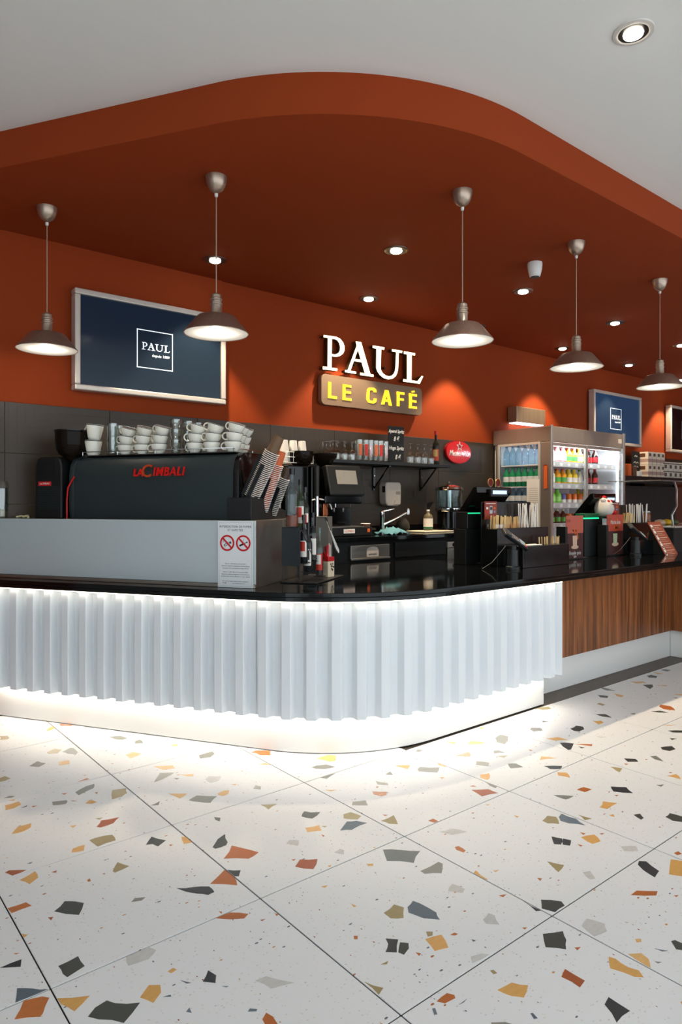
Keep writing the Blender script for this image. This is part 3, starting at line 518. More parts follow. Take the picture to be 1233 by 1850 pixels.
# ================================================================== SIGN AND SCREENS
sign_em = mat('lit_letter_face', 'fff4dc', .5, emit='ffe2b0', es=2.0)
sign_y = mat('lit_letter_yellow', 'f0c020', .5, emit='ffc828', es=.95)
ret_m = mat('letter_return_metal', '54412c', .4, .7, noise=.08)
ZS = lambda x, y: (560+x*220/1233, 590+y*220/1233)
def tr(pts, v): return [PV(*ZS(x, y), v) for x, y in pts]
PAUL = {
 'P': [[(183,106),(222,111),(218,418),(180,412)], [(140,86),(222,97),(222,122),(140,108)], [(133,404),(277,425),(275,449),(133,432)],
       ('s', [(222,97),(270,105),(305,124),(335,160),(350,200),(350,240),(335,275),(300,300),(260,307),(222,300)], [(222,122),(255,128),(280,140),(298,168),(308,205),(306,238),(295,262),(275,278),(250,283),(222,279)])],
 'A': [[(478,185),(497,205),(409,447),(384,442)], [(465,150),(518,158),(612,482),(558,474),(476,196)], [(437,325),(545,342),(550,366),(430,346)], [(357,440),(467,457),(467,479),(357,461)], [(510,468),(643,487),(643,509),(510,491)]],
 'U': [[(638,192),(755,211),(752,236),(638,216)], [(832,229),(935,246),(932,269),(832,251)],
       ('s', [(675,200),(673,420),(685,455),(710,490),(745,520),(795,535),(840,526),(870,500),(886,465),(893,425),(900,245)], [(722,209),(716,425),(722,448),(738,472),(765,494),(800,505),(830,497),(850,478),(862,452),(868,420),(876,243)])],
 'L': [[(953,251),(1065,270),(1063,294),(953,276)], [(985,258),(1030,268),(1028,550),(985,545)], [(948,532),(1105,556),(1112,580),(946,556)], [(1088,556),(1133,500),(1147,505),(1112,580)]]}
sg = thing('illuminated_sign', 'glowing cream serif letters reading PAUL on the red wall', 'sign', (4.44, V_WALL, 2.6))
for L_, shapes in PAUL.items():
    back, face = MB(), MB(); fv, D_ = 4.855, .05
    for sh in shapes:
        if isinstance(sh, tuple): back.strip(tr(sh[1], fv), tr(sh[2], fv), (0, D_, 0)); face.strip(tr(sh[1], fv), tr(sh[2], fv), (0, -.004, 0))
        else: back.prism(tr(sh, fv), (0, D_, 0)); face.prism(tr(sh, fv), (0, -.004, 0))
    b = back.build('letter', ret_m, sg, world=True); face.build('letter_face', sign_em, b, world=True)
    x_ = sum((p.x for p in back.v), 0)/len(back.v); z_ = sum((p.z for p in back.v), 0)/len(back.v)
    MB().cyl((x_, 4.9, z_), (x_, V_WALL, z_), .012).build('spacer', ret_m, sg, world=True)
pl = thing('sign_plate', 'brown metal plate with rounded corners and lit yellow letters LE CAFÉ', 'sign', (4.44, V_WALL, 2.43))
a, b, c, d = PV(*ZS(118, 480), 4.86), PV(*ZS(1138, 622), 4.86), PV(*ZS(118, 790), 4.86), PV(*ZS(1138, 898), 4.86)
u0, u1, z1, z0 = a.x, b.x, (a.z+b.z)/2, (c.z+d.z)/2; rr = .045; pp = []
for cx_, cz_, a0 in ((u1-rr, z1-rr, 0), (u0+rr, z1-rr, 90), (u0+rr, z0+rr, 180), (u1-rr, z0+rr, 270)):
    for k in range(7): t = math.radians(a0+k*15); pp.append((cx_+rr*math.cos(t), 4.86, cz_+rr*math.sin(t)))
MB().prism(pp, (0, .05, 0)).build('plate', mat('brown_anodised', '8a725c', .5, .3, noise=.05, nscale=60), pl, world=True, bevel=.002, seg=1)
for sx_ in (u0+.2, u1-.2): MB().cyl((sx_, 4.91, (z0+z1)/2), (sx_, V_WALL, (z0+z1)/2), .015).build('spacer', ret_m, pl, world=True)
CAFE = {'L': [[(185,560),(215,565),(213,700),(275,710),(272,735),(183,722)]],
 'E': [[(332,583),(360,588),(358,745),(330,740)], [(332,583),(418,597),(418,620),(332,606)], [(335,650),(415,660),(415,682),(335,672)], [(330,718),(420,730),(420,753),(330,742)]],
 'C': [('s', [(672,667),(670,640),(650,622),(600,618),(579,638),(572,735),(588,768),(645,780),(670,765),(675,730)], [(645,664),(644,655),(638,647),(613,643),(603,655),(600,735),(608,749),(640,754),(647,748),(648,728)])],
 'A': [[(760,643),(790,648),(752,790),(722,787)], [(768,643),(795,647),(830,803),(800,798)], [(745,735),(807,742),(810,765),(740,758)]],
 'F': [[(880,658),(908,662),(906,808),(880,804)], [(880,658),(957,668),(957,692),(880,682)], [(885,722),(950,730),(950,752),(885,744)]],
 'É': [[(1005,676),(1033,680),(1030,828),(1005,824)], [(1005,676),(1083,687),(1083,710),(1005,699)], [(1010,740),(1078,750),(1078,772),(1010,762)], [(1005,805),(1083,812),(1083,834),(1005,826)], [(1027,655),(1056,648),(1062,664),(1035,670)]]}
for L_, shapes in CAFE.items():
    mb = MB()
    for sh in shapes:
        if isinstance(sh, tuple): mb.strip(tr(sh[1], 4.859), tr(sh[2], 4.859), (0, -.006, 0))
        else: mb.prism(tr(sh, 4.859), (0, -.006, 0))
    mb.build('letter', sign_y, pl, world=True)
# serif word reused, flattened, on the screens
o0, o1 = PV(*ZS(133, 430), 4.86), PV(*ZS(1147, 580), 4.86); WU = o1.x-o0.x
def paul_word(parent, u, z, width, v, m):
    mb = MB(); k = width/WU
    f = lambda pts: [Vector((u+(p.x-o0.x)*k, v, z+(p.z-o0.z)*k)) for p in tr(pts, 4.86)]
    for shapes in PAUL.values():
        for sh in shapes:
            if isinstance(sh, tuple): mb.strip(f(sh[1]), f(sh[2]), (0, -.001, 0))
            else: mb.prism(f(sh), (0, -.001, 0))
    mb.build('lettering', m, parent, world=True)
scr_w = mat('screen_white', 'dfe8ee', .4, emit='dfeaf2', es=.55)
def screen(u0, u1, z0, z1, label, em, logo_w=1.0, es=.05, fw=.04):
    r = thing('framed_screen', label, 'screen', ((u0+u1)/2, V_WALL, z0), 0)
    v1 = V_WALL-.02; fr = white_f
    for nm, a in (('frame_rail', (u0, u1, z1-fw, z1)), ('frame_rail', (u0, u1, z0, z0+fw)), ('frame_stile', (u0, u0+fw, z0+fw, z1-fw)), ('frame_stile', (u1-fw, u1, z0+fw, z1-fw))):
        MB().box(a[0], a[1], V_WALL-.105, v1, a[2], a[3]).build(nm, fr, r, world=True, bevel=.008)
    MB().box(u0+fw, u1-fw, V_WALL-.085, v1, z0+fw, z1-fw).build('display_panel', em, r, world=True)
    MB().box(u0+.3, u1-.3, v1, V_WALL-.0001, z0+.2, z1-.2).build('wall_mount', black, r, world=True)
    cu, cz = u0+(u1-u0)*.5*logo_w, (z0+z1)/2; s = .142; v = V_WALL-.0855
    mb = MB()
    for a in ((cu-s, cu+s, cz+s-.006, cz+s), (cu-s, cu+s, cz-s, cz-s+.006), (cu-s, cu-s+.006, cz-s, cz+s), (cu+s-.006, cu+s, cz-s, cz+s)): mb.box(a[0], a[1], v-.001, v, a[2], a[3])
    mb.build('logo_frame', scr_w, r, world=True)
    paul_word(r, cu-.105, cz-.005, .225, v, scr_w)
    Mi = ROOTM[r.name].inverted()
    text('depuis 1889', .029, scr_w, r, Mi @ at(cu+.116, v-.0005, cz-.042) @ FACE, align='RIGHT')
scr_a = mat('screen_navy', '182430', .12, emit='1c3550', es=.10, noise=.05, nscale=2)
scr_b = mat('screen_navy_lit', '16202a', .12, emit='23486c', es=.32, noise=.05, nscale=2)
scr_c = mat('screen_black', '08090b', .12, emit='0c1016', es=.1, noise=.05, nscale=2)
screen(1.561, 2.748, 2.185, 2.892, 'large framed navy screen with PAUL logo above the espresso machine', scr_a, 1.0)
screen(8.20, 9.45, 2.185, 2.887, 'smaller-looking framed blue screen with PAUL logo behind the drinks fridge', scr_b, .92)
screen(10.33, 11.55, 2.165, 2.869, 'framed near-black screen cut off by the right edge', scr_c, .9)
# ---- metal wall lamp above the fridge
wl = thing('wall_lamp', 'brushed steel box wall lamp above the drinks fridge', 'lamp', (6.78, V_WALL, 2.31))
MB().box(6.50, 7.06, 4.79, V_WALL-.012, 2.325, 2.505).build('housing', mat('lamp_steel', 'b09a80', .35, .7, noise=.2, nscale=30, aniso=(1, 1, .03)), wl, world=True, bevel=.006)
MB().box(6.53, 7.03, 4.80, 4.915, 2.316, 2.3249).build('lower_diffuser', mat('lamp_diffuser_soft', 'ffffff', .5, emit='efe6ff', es=4), wl, world=True)
MB().box(6.56, 7.0, V_WALL-.0119, V_WALL, 2.35, 2.48).build('back_plate', black, wl, world=True)
# ================================================================== ON THE LEFT ARM: espresso machine and its things
ORD = ['first', 'second', 'third', 'fourth', 'fifth', 'sixth', 'seventh', 'eighth', 'ninth', 'tenth', 'eleventh', 'twelfth', 'thirteenth', 'fourteenth', 'fifteenth']
def bx(root, name, m, x0, x1, y0, y1, z0, z1, bevel=0, world=True):
    return MB().box(min(x0, x1), max(x0, x1), min(y0, y1), max(y0, y1), min(z0, z1), max(z0, z1)).build(name, m, root, world=world, bevel=bevel)
ZB = 1.297
pb = thing('steel_plinth', 'long brushed steel box on the left worktop carrying the espresso machine', 'plinth', LW(-.9, .3, Z_TOP), LA)
def stp(pl, z0, z1, name, m, root, bevel=0): return MB().prism([LW(s, t, z0) for s, t in pl], (0, 0, z1-z0)).build(name, m, root, world=True, bevel=bevel)
boxm = mat('frosted_steel_face', 'c6d2d6', .4, .25, noise=.04, nscale=2)
stp([(-1.955, -.03), (-.072, -.03), (-.072, -.018), (-1.955, -.018)], Z_TOP+.022, ZB, 'front_panel', boxm, pb, .002)
stp([(-1.955, -.038), (-.068, -.038), (-.068, -.016), (-1.955, -.016)], Z_TOP+.0005, Z_TOP+.02, 'base_strip', steel_h, pb, .002)
stp([(-.084, -.017), (-.072, -.017), (-.072, .36), (-.084, .36)], Z_TOP+.0005, ZB, 'side_panel', steel_h, pb, .001)
stp([(-.084, .363), (-.072, .363), (-.072, .69), (-.084, .69)], Z_TOP+.0005, ZB, 'side_panel', steel_h, pb, .001)
stp([(-1.93, -.017), (-.085, -.017), (-.085, .69), (-1.49, .69)], ZB-.012, ZB, 'top_panel', steel_h, pb)
stp([(-1.75, .02), (-.2, .02), (-.2, .6), (-1.35, .6)], Z_TOP+.0005, ZB-.013, 'inner_frame', blackm, pb)
# ---- espresso machine, seen from behind
em = thing('espresso_machine', 'wide dark green-grey espresso machine seen from the customer side', 'coffee machine', LW(-.85, .1, ZB), LA)
prof = [(0, .0), (-.006, .10), (-.004, .28), (.006, .335), (.028, .375), (.065, .397), (.12, .403), (.46, .403), (.50, .37), (.50, .0)]
def sprof(p, s0, s1, name, m, sm=30, bev=0):
    return MB().prism([(s0, t, z) for t, z in p], (s1-s0, 0, 0)).build(name, m, em, smooth=sm, bevel=bev)
sprof(prof, -.575, .575, 'back_shell', dgreen)
pc = [(t*1.0-.004 if t < .3 else t, z*1.012) for t, z in prof]
sprof(pc, -.612, -.5755, 'end_cheek', dgreen, bev=.003); sprof(pc, .5755, .612, 'end_cheek', blackg, bev=.003)
bx(em, 'cup_tray', black, -.56, .56, .05, .46, .4035, .409, world=False)
rail = MB(); zr = .432
rail.tube([(-.55, .46, zr), (-.55, .055, zr), (-.54, .045, zr), (0.54, .045, zr), (.55, .055, zr), (.55, .46, zr)], .0028, 6)
for s_ in (-.55, -.28, 0, .28, .55): rail.cyl((s_, .046, .409), (s_, .046, zr), .0028, n=6)
for s_ in (-.55, .55): rail.cyl((s_, .3, .409), (s_, .3, zr), .0028, n=6)
rail.build('cup_rail', chrome, em, smooth=50)
lg = mat('red_chrome_logo', 'd8201c', .25, .5, emit='a01008', es=.15, noise=.1)
lo = mat('orange_chrome_logo', 'e2582a', .25, .5, noise=.1)
p_ = PL(243, 862, .095); x_ = p_.x+.85; zc_ = .295
text('LA', .062, lg, em, at(x_+.03, -.009, zc_-.008) @ FACE, .004, shear=.15, bold=.002, name='logo_lettering')
text('C', .112, lo, em, at(x_+.088, -.009, zc_) @ FACE, .005, shear=.15, bold=.001, name='logo_lettering')
text('IMBALI', .075, lg, em, at(x_+.248, -.009, zc_-.004) @ FACE, .004, shear=.2, bold=.0012, name='logo_lettering', sx=.9, space=1.12)
# ---- cups and glasses on the tray
ZT = ZB+.4093
def cup_proto(h=.066, rb=.028, rt=.053):
    r = thing('coffee_cup', 'x', 'cup', (0, 0, 0))
    MB().lathe([(0, .002), (rb*.85, .002), (rb*.9, 0), (rb, .002), (rb*1.18, h*.18), (rt*.86, h*.5), (rt*.96, h*.8), (rt, h), (rt-.003, h), (rt*.92, h*.78), (rt*.8, h*.5), (rb, h*.16), (0, h*.12)], 24).build('body', porcelain, r, smooth=60)
    MB().tube([(-rt*.93+.004, 0, h*.88)] + [(-rt*.95-.026*math.sin(a), 0, h*.56+h*.34*math.cos(a)) for a in [math.pi*k/8 for k in range(1, 8)]] + [(-rt*.72, 0, h*.25)], .0045, 8).build('handle', porcelain, r, smooth=60)
    MB().lathe([(rt*.985, h*.93), (rt*.9945+.0004, h*.955), (rt*.999+.0004, h*.985), (rt*.985, h*.985)], 24).build('rim_band', rimband, r, smooth=60)
    return r
CUP = cup_proto(); BIG = cup_proto(.10, .036, .056); used = {}
def place(proto, loc, tilt, label, group, yaw=0):
    if proto.name not in used: o = proto; used[proto.name] = 1
    else: o = copy_tree(proto)
    o.location = loc; o.rotation_euler = (0, tilt, LA+yaw); o['label'] = label; o['group'] = group
    return o
lv = ['bottom', 'middle', 'top']
stacks = [(227, .19), (257, .19), (288, .19), (352, .19), (383, .19), (421, .19), (428, .33), (437, .44)]
names = ['leftmost cup stack', 'second cup stack from the left', 'stack left of the tumbler tower', 'stack right of the tumbler tower', 'fifth cup stack from the left', 'front stack at the machine right end', 'second-row stack at the right end', 'rear stack at the right end']
for (x, t), nm in zip(stacks, names):
    q = PL(x, 815, t); s = q.x; z = ZT; sx = 0
    for k in range(3):
        tl = math.radians([0, 7, 17][k]); place(CUP, LW(s+sx, t, z), tl, 'white coffee cup with dark rim, %s of the %s' % (lv[k], nm), 'white coffee cups stacked on the machine', rnd.uniform(-.25, .25))
        z += .055; sx += .004*(k+1)
for x, t, nm in [(243, .36, 'behind the first two stacks'), (272, .36, 'behind the second and third stacks'), (372, .36, 'behind the fourth and fifth stacks')]:
    q = PL(x, 815, t)
    for k in range(3):
        place(CUP, LW(q.x+.003*k, t, ZT+.055*k), math.radians([0, 5, 12][k]), 'white coffee cup, %s of the back-row stack %s' % (lv[k], nm), 'white coffee cups stacked on the machine', .6)
q = PL(169, 815, .19)
for k in range(2): place(BIG, LW(q.x+.006*k, .19, ZT+.103*k), math.radians(4*k), 'large white mug at the left end of the machine, %s of two' % ['lower', 'upper'][k], 'large mugs on the machine')
def glass_mesh(name, r0, r1, h, th=.0022):
    return MB().lathe([(0, .0), (r0*.9, .0), (r0, .003), (r0*1.02, h*.45), (r1*.97, h*.55), (r1, h), (r1-th, h), (r1*.97-th, h*.56), (r0*1.02-th, h*.44), (r0-th, .012), (0, .010)], 20).build(name, pane_t, None, smooth=50)
pane_t = thin_glass('tumbler_glass', 'eef4f2', 1.5)
TUM = glass_mesh('water_tumbler', .029, .037, .085); tag(TUM, 'x', 'glass'); TALL = glass_mesh('tall_tumbler', .034, .037, .115); tag(TALL, 'x', 'glass')
for x, t, n, nm in [(318, .19, 3, 'front tumbler tower'), (340, .30, 3, 'middle tumbler tower'), (357, .40, 3, 'rear tumbler tower')]:
    q = PL(x, 815, t)
    for k in range(n): place(TUM, LW(q.x, t, ZT+.064*k), 0, 'clear tumbler, %s of the %s on the machine' % (lv[k], nm), 'tumblers on the machine')
for x, t, n, nm in [(204, .19, 2, 'front left'), (213, .30, 2, 'second from left'), (228, .36, 2, 'third from left'), (238, .44, 2, 'fourth from left')]:
    q = PL(x, 815, t)
    for k in range(n): place(TALL, LW(q.x, t, ZT+.09*k), 0, 'tall clear tumbler, %s of the %s pair on the machine' % (['lower', 'upper'][k], nm), 'tall tumblers on the machine')
# ---- grinder with bean hopper
t_g = .06; a_, b_ = PL(62, 938, t_g), PL(111, 938, t_g); gw = b_.x-a_.x; gc = (a_.x+b_.x)/2
gr = thing('coffee_grinder', 'black coffee grinder with smoked bean hopper left of the espresso machine', 'grinder', LW(gc, t_g, ZB), LA)
MB().prism([(-gw*.5, 0, 0), (gw*.5, 0, 0), (gw*.5, 0, .34), (gw*.44, 0, .385), (gw*.30, 0, .40), (-gw*.28, 0, .40), (-gw*.40, 0, .385), (-gw*.46, 0, .34)], (0, .17, 0)).build('body', black, gr, bevel=.008)
vents = MB()
for k in range(11): vents.box(-gw*.34, gw*.24, -.004, .001, .27+k*.0105, .275+k*.0105)
vents.build('upper_vent_slats', blackm, gr)
vents = MB()
for k in range(13): vents.box(-gw*.36, gw*.45, -.003, .001, .06+k*.012, .064+k*.012)
vents.build('lower_ribs', dgreen, gr)
bx(gr, 'badge', redm, -gw*.34, gw*.13, -.004, 0, .212, .24, .002, world=False)
text('LaCIMBALI', .017, white_p, gr, at(-gw*.10, -.0045, .226) @ FACE, .0005, shear=.15)
hx = PL(123, 800, t_g).x-gc-.05
MB().lathe([(.04, .375), (.05, .39), (.062, .405), (.085, .42), (.102, .45), (.108, .49), (.110, .565), (.106, .565), (.103, .49), (.098, .452), (.08, .425), (.0, .41)], 28, (hx, .1, 0)).build('hopper', dark_glass, gr, smooth=50)
MB().lathe([(.111, .563), (.114, .566), (.114, .576), (.0, .578)], 28, (hx, .1, 0)).build('hopper_lid', blackg, gr, smooth=50)
MB().lathe([(.0, .412), (.078, .427), (.094, .452), (.098, .475), (.0, .485)], 24, (hx, .1, 0)).build('coffee_beans', mat('coffee_beans', '1d120b', .5, noise=.4, nscale=80), gr, smooth=50)
MB().tube([(gw*.62, .02, .0), (gw*.62, .02, .12), (gw*.66, .02, .2), (gw*.85, .03, .27)], .006, 8).build('red_cable', mat('red_cable', 'b80f12', .35, noise=.04), gr, smooth=60)
# ---- jar at the left edge
q = PL(2, 938, .035)
jr = thing('clear_canister', 'clear plastic canister at the left picture edge beside the grinder', 'canister', LW(q.x, .035, ZB), LA)
MB().lathe([(0, .0), (.052, 0), (.055, .01), (.056, .19), (.050, .232), (.046, .24), (.043, .24), (.047, .23), (.052, .19), (.051, .012), (0, .01)], 24).build('jar', pane_t, jr, smooth=50)
MB().lathe([(.047, .228), (.058, .2), (.058, .218), (.05, .246), (0, .25)], 24).build('lid', mat('canister_lid', '4d4640', .3, noise=.05), jr, smooth=50)
MB().lathe([(0, .012), (.044, .013), (.044, .06), (0, .07)], 16).build('contents', kraft, jr, smooth=50)
q = PL(40, 936, .05); tw = MB().tube([(-.05, 0, .008), (-.02, .02, .013), (.01, 0, .01), (.03, .02, .016), (.05, 0, .008)], .008, 8).build('twine_bundle', mat('twine', 'd8cfa0', .8, noise=.1), None, smooth=60)
one(tw, 'pale knotted twine lying on the steel box left of the grinder', 'twine', LW(q.x, .05, ZB), LA)
# ---- paper cup dispenser with leaning stacks
ds = thing('cup_dispenser', 'black slanted paper cup dispenser on the right end of the steel box', 'cup dispenser', LW(-.21, .06, ZB), LA)
bo = mat('dispenser_black', '16181a', .38, noise=.08)
MB().prism([(-.085, 0, 0), (-.085, 0, .13), (-.085, .10, .14), (-.085, .50, .05), (-.085, .50, 0)], (.155, 0, 0)).build('base_block', bo, ds, bevel=.003)
def pc_proto(nm, bm_, h=.105, r0=.046, r1=.032):
    o = MB().lathe([(r0-.003, .0), (r0-.004, .004), (r0-.009, .006), (r1-.002, h), (r1-.002, h), (r1-.002, h-.004), (0, h-.004)], 20, mi=0)
    o.lathe([(r0-.007, -.001), (r0+.0015, -.001), (r0+.003, .0008), (r0+.0015, .0026), (r0-.007, .0026), (r0-.007, -.001)], 20, mi=1)
    return tag(o.build(nm, [bm_, paper_r], None, smooth=50), 'x', 'paper cup')
ORDN = ORD + ['sixteenth', 'seventeenth', 'eighteenth', 'nineteenth', 'twentieth'] + ['twenty-'+w for w in ORD[:9]] + ['thirtieth'] + ['thirty-'+w for w in ORD[:9]]
paper_r = mat('cup_rim_white', 'f0ece6', .5, noise=.01)
protos = [pc_proto('paper_cup', mat('cup_brown', '6b5138', .45, noise=.05)), pc_proto('paper_cup', mat('cup_orange', 'cc6234', .5, noise=.05), .085, .041, .030), pc_proto('paper_cup', mat('cup_dark', '4a3a2e', .45, noise=.05), .07, .034, .026)]
spec = [((455, 897), (493, 815), .16, .0112, 'tallest brown'), ((471, 924), (501, 838), .27, .0112, 'middle orange'), ((490, 928), (515, 862), .38, .0112, 'smallest dark')]
for (b0, b1, t, pitch, nm), pr in zip(spec, protos):
    A = PL(*b0, t); B = PL(*b1, t); A = LW(A.x, t, A.z); B = LW(B.x, t, B.z); d = (B-A); n = int(d.length/pitch); dn = d.normalized()
    e = dn.to_track_quat('Z', 'Y').to_euler()
    for k in range(n+1):
        if k == 0: o = pr
        else: o = pr.copy(); COL.objects.link(o)
        o.location = A+dn*(pitch*k); o.rotation_euler = e
        o['label'] = 'upturned paper cup on top of the %s stack in the dispenser' % nm if k == n else 'nested paper cup, %s white rim from the bottom of the %s stack' % (ORDN[k], nm)
        o['group'] = 'paper cups of the %s stack' % nm
    # guide rails of this channel
    R_ = {'tallest brown': .052, 'middle orange': .047, 'smallest dark': .04}[nm]
    sdir = (LDx - dn*LDx.dot(dn)).normalized(); tdir = dn.cross(sdir).normalized()
    if tdir.dot(LNx) < 0: tdir = -tdir
    for off in ((-.85, -.52), (.05, -1.02), (.0, 1.05)):
        c0 = A - dn*.03 + sdir*(R_*off[0]) + tdir*(R_*off[1]); c1 = A + d*(.86 if off[0] <= 0 else .7) + sdir*(R_*off[0]) + tdir*(R_*off[1])
        mb = MB(); w = .013
        a_s, a_t = sdir*w, tdir*.004
        vs = [p+x+y for p in (c0, c1) for y in (-a_t, a_t) for x in (-a_s, a_s)]
        mb.add(vs, [(0,2,3,1),(4,5,7,6),(0,1,5,4),(2,6,7,3),(0,4,6,2),(1,3,7,5)]).build('guide_rail', bo, ds, world=True, bevel=.001, seg=1)
# ---- no smoking card on the steel box
cs, cz = PL(390, 950, -.031), PL(465, 1055, -.031)
sc_ = thing('no_smoking_card', 'white no smoking and no vaping notice on the steel box front', 'notice', LW((cs.x+cz.x)/2, -.031, Z_TOP+.002), LA)
wd = cz.x-cs.x; hh = ZB-Z_TOP-.004
wd = .225
MB().box(-wd/2, wd/2, -.0105, -.008, .0, hh).build('card', mat('notice_white', 'e6eaec', .45, noise=.01), sc_)
bd = MB(); e_ = .008
for a in ((-wd/2+e_, wd/2-e_, e_, e_+.001), (-wd/2+e_, wd/2-e_, hh-e_-.001, hh-e_), (-wd/2+e_, -wd/2+e_+.001, e_, hh-e_), (wd/2-e_-.001, wd/2-e_, e_, hh-e_)): bd.box(a[0], a[1], -.0109, -.0105, a[2], a[3])
bd.build('border_line', mat('grey_line', '9aa0a4', .6, noise=.02), sc_)
T = lambda s, size, x, z, sp=1: text(s, size, ink, sc_, at(x, -.0108, z) @ FACE, .0002, space=sp)
T('INTERDICTION DE FUMER', .0165, 0, hh-.032, 1.05); T('ET VAPOTER', .0165, 0, hh-.052, 1.05)
for i, ln in enumerate(["Décret n° 2017-633 du 25 avril 2017", "relatif aux conditions d'application de l'interdiction", "de vapoter dans certains lieux à usage collectif"]): T(ln, .0088, 0, .135-i*.0125)
for i, ln in enumerate(["Décret n° 2006-1386 du 15 novembre 2006", "fixant les conditions d'application de l'interdiction", "de fumer dans les lieux affectés à un usage collectif"]): T(ln, .0088, 0, .088-i*.0125)
T("Pour arrêter de fumer, faites-vous aider en appelant le", .0075, 0, .036); T("39 89", .012, -.07, .024); T("ou sur le site tabac info service", .0062, .02, .024)
for sx_, kind in ((-.052, 0), (.05, 1)):
    zc = hh-.125; rg = MB(); N_ = 32; r0, r1 = .036, .046
    P1 = [(sx_+r1*math.cos(2*math.pi*k/N_), -.0115, zc+r1*math.sin(2*math.pi*k/N_)) for k in range(N_+1)]; P2 = [(sx_+r0*math.cos(2*math.pi*k/N_), -.0115, zc+r0*math.sin(2*math.pi*k/N_)) for k in range(N_+1)]
    rg.strip(P1, P2, (0, .001, 0)); rg.prism([(sx_-.031, -.0116, zc+.024), (sx_-.024, -.0116, zc+.031), (sx_+.031, -.0116, zc-.024), (sx_+.024, -.0116, zc-.031)], (0, .001, 0))
    rg.build('prohibition_ring', redm, sc_)
    pic = MB(); rot = Matrix.Translation((sx_, 0, zc)) @ Matrix.Rotation(math.radians(-24), 4, 'Y')
    if kind == 0: pic.box(-.024, .024, -.0112, -.0106, -.012, -.009, rot); pic.box(-.024, .024, -.0112, -.0106, -.003, 0, rot); pic.box(-.024, -.020, -.0112, -.0106, -.012, 0, rot); pic.box(.014, .024, -.0112, -.0106, -.012, 0, rot); pic.tube([(sx_-.02, -.011, zc+.002), (sx_-.026, -.011, zc+.010), (sx_-.018, -.011, zc+.016), (sx_-.022, -.011, zc+.024)], .0012, 6)
    else: pic.box(-.028, -.002, -.0112, -.0106, -.009, .001, rot); pic.box(-.001, .02, -.0112, -.0106, -.006, -.002, rot); pic.box(.02, .027, -.0112, -.0106, -.008, 0, rot); pic.tube([(sx_+.004, -.011, zc+.01), (sx_-.002, -.011, zc+.016), (sx_+.006, -.011, zc+.024)], .0008, 6)
    pic.build('pictogram', ink, sc_)
# ---- syrup rack and bottles
rk = thing('syrup_rack', 'black stepped metal bottle rack beside the steel box', 'rack', LW(.07, .5, Z_TOP), LA)
stp([(-.05, .265), (.19, .265), (.19, .76), (-.05, .76)], Z_TOP+.0005, Z_TOP+.008, 'base_plate', bo, rk, .002)
def patch(r, z0, z1, a, n=8, mid=-90, r2=None):
    """curved patch on a round body, facing -y"""
    mb = MB(); A_ = [math.radians(mid-a+2*a*k/n) for k in range(n+1)]; r2 = r2 or r
    P1 = [Vector((r*math.cos(t), r*math.sin(t), z0)) for t in A_]; P2 = [Vector((r2*math.cos(t), r2*math.sin(t), z1)) for t in A_]
    for i in range(n): mb.add([P1[i], P1[i+1], P2[i+1], P2[i]], [(0, 1, 2, 3)])
    return mb
def bottle(name, label, base, h, r, body, capm, lab=None, liquid=None, group=None, lab2=None, neck=.34):
    o = thing(name, label, 'bottle', base, LA, group)
    MB().lathe([(0, .0), (r*.92, 0), (r, .006), (r, h*.55), (r*.92, h*.60), (r*.5, h*.69), (r*neck, h*.74), (r*neck, h*.9), (r*neck*1.1, h*.9), (r*neck*1.1, h*.93), (0, h*.93)], 20).build('body', body, o, smooth=50)
    MB().lathe([(r*neck*1.25, h*.89), (r*neck*1.25, h), (0, h)], 14).build('cap', capm, o, smooth=50)
    if lab: patch(r+.0006, h*.12, h*.46, 65).build('label_wrap', lab, o, smooth=50)
    if lab2: patch(r+.0014, h*.24, h*.44, 38).build('label_print', lab2, o, smooth=50)
    if liquid: MB().lathe([(0, .004), (r*.9, .004), (r*.9, h*liquid[1]), (0, h*liquid[1])], 18).build('liquid', liquid[0], o, smooth=50)
    return o
lab_w = mat('label_white', 'e8e2da', .6, noise=.05); lab_r = mat('label_red', 'c2301f', .5, noise=.2, nscale=40); lab_b = mat('label_black', '1c1a1a', .5, noise=.1)
syr = mat('dark_syrup', '3a1c14', .1, noise=.1); syr2 = mat('amber_syrup', '8c3a22', .1, noise=.1); bcl = bott_glass; bdk = mat('dark_bottle', '1b1f22', .08, noise=.1)
bl = [(528, 952, 846, .040, .30, 'tall clear bottle with a little red syrup on top of the rack', bcl, blackg, None, (syr2, .2), None),
      (543, 956, 866, .030, .38, 'green-tinted bottle just behind the tall clear bottle', thin_glass('bottle_green', 'a9c29a', .2), blackg, lab_w, None, lab_r),
      (552, 968, 880, .026, .42, 'clear syrup bottle with dark cap, right of the tall bottle', bcl, bdk, lab_w, (syr, .4), lab_r),
      (566, 1012, 926, .027, .44, 'clear syrup bottle in front of the grey steel holder', bcl, bdk, lab_w, (syr, .5), None),
      (549, 1016, 930, .026, .34, 'dark syrup bottle at the left of the lower rack row', bdk, blackg, lab_w, None, lab_r),
      (557, 1032, 944, .027, .40, 'dark syrup bottle in the middle of the lower rack row', bdk, blackg, lab_w, None, lab_b),
      (578, 1040, 953, .024, .46, 'short-necked clear bottle with red label behind the sugar carton', bcl, bcl, lab_r, (syr, .4), lab_w)]
for x, yb, yt, r, t, lb, bm_, cm, lm, lq, l2 in bl:
    A = PL(x, yb, t); B = PL(x, yt, t); base = LW(A.x, t, max(A.z, Z_TOP+.009)); h = B.z-base.z
    bottle('syrup_bottle', lb, base, h, r, bm_, cm, lm, lq, 'syrup bottles', l2)
    if base.z > Z_TOP+.02: stp([(A.x-r-.006, t-r-.004), (A.x+r+.006, t-r-.004), (A.x+r+.006, t+r+.004), (A.x-r-.006, t+r+.004)], base.z-.005, base.z-.0005, 'step_shelf', bo, rk)
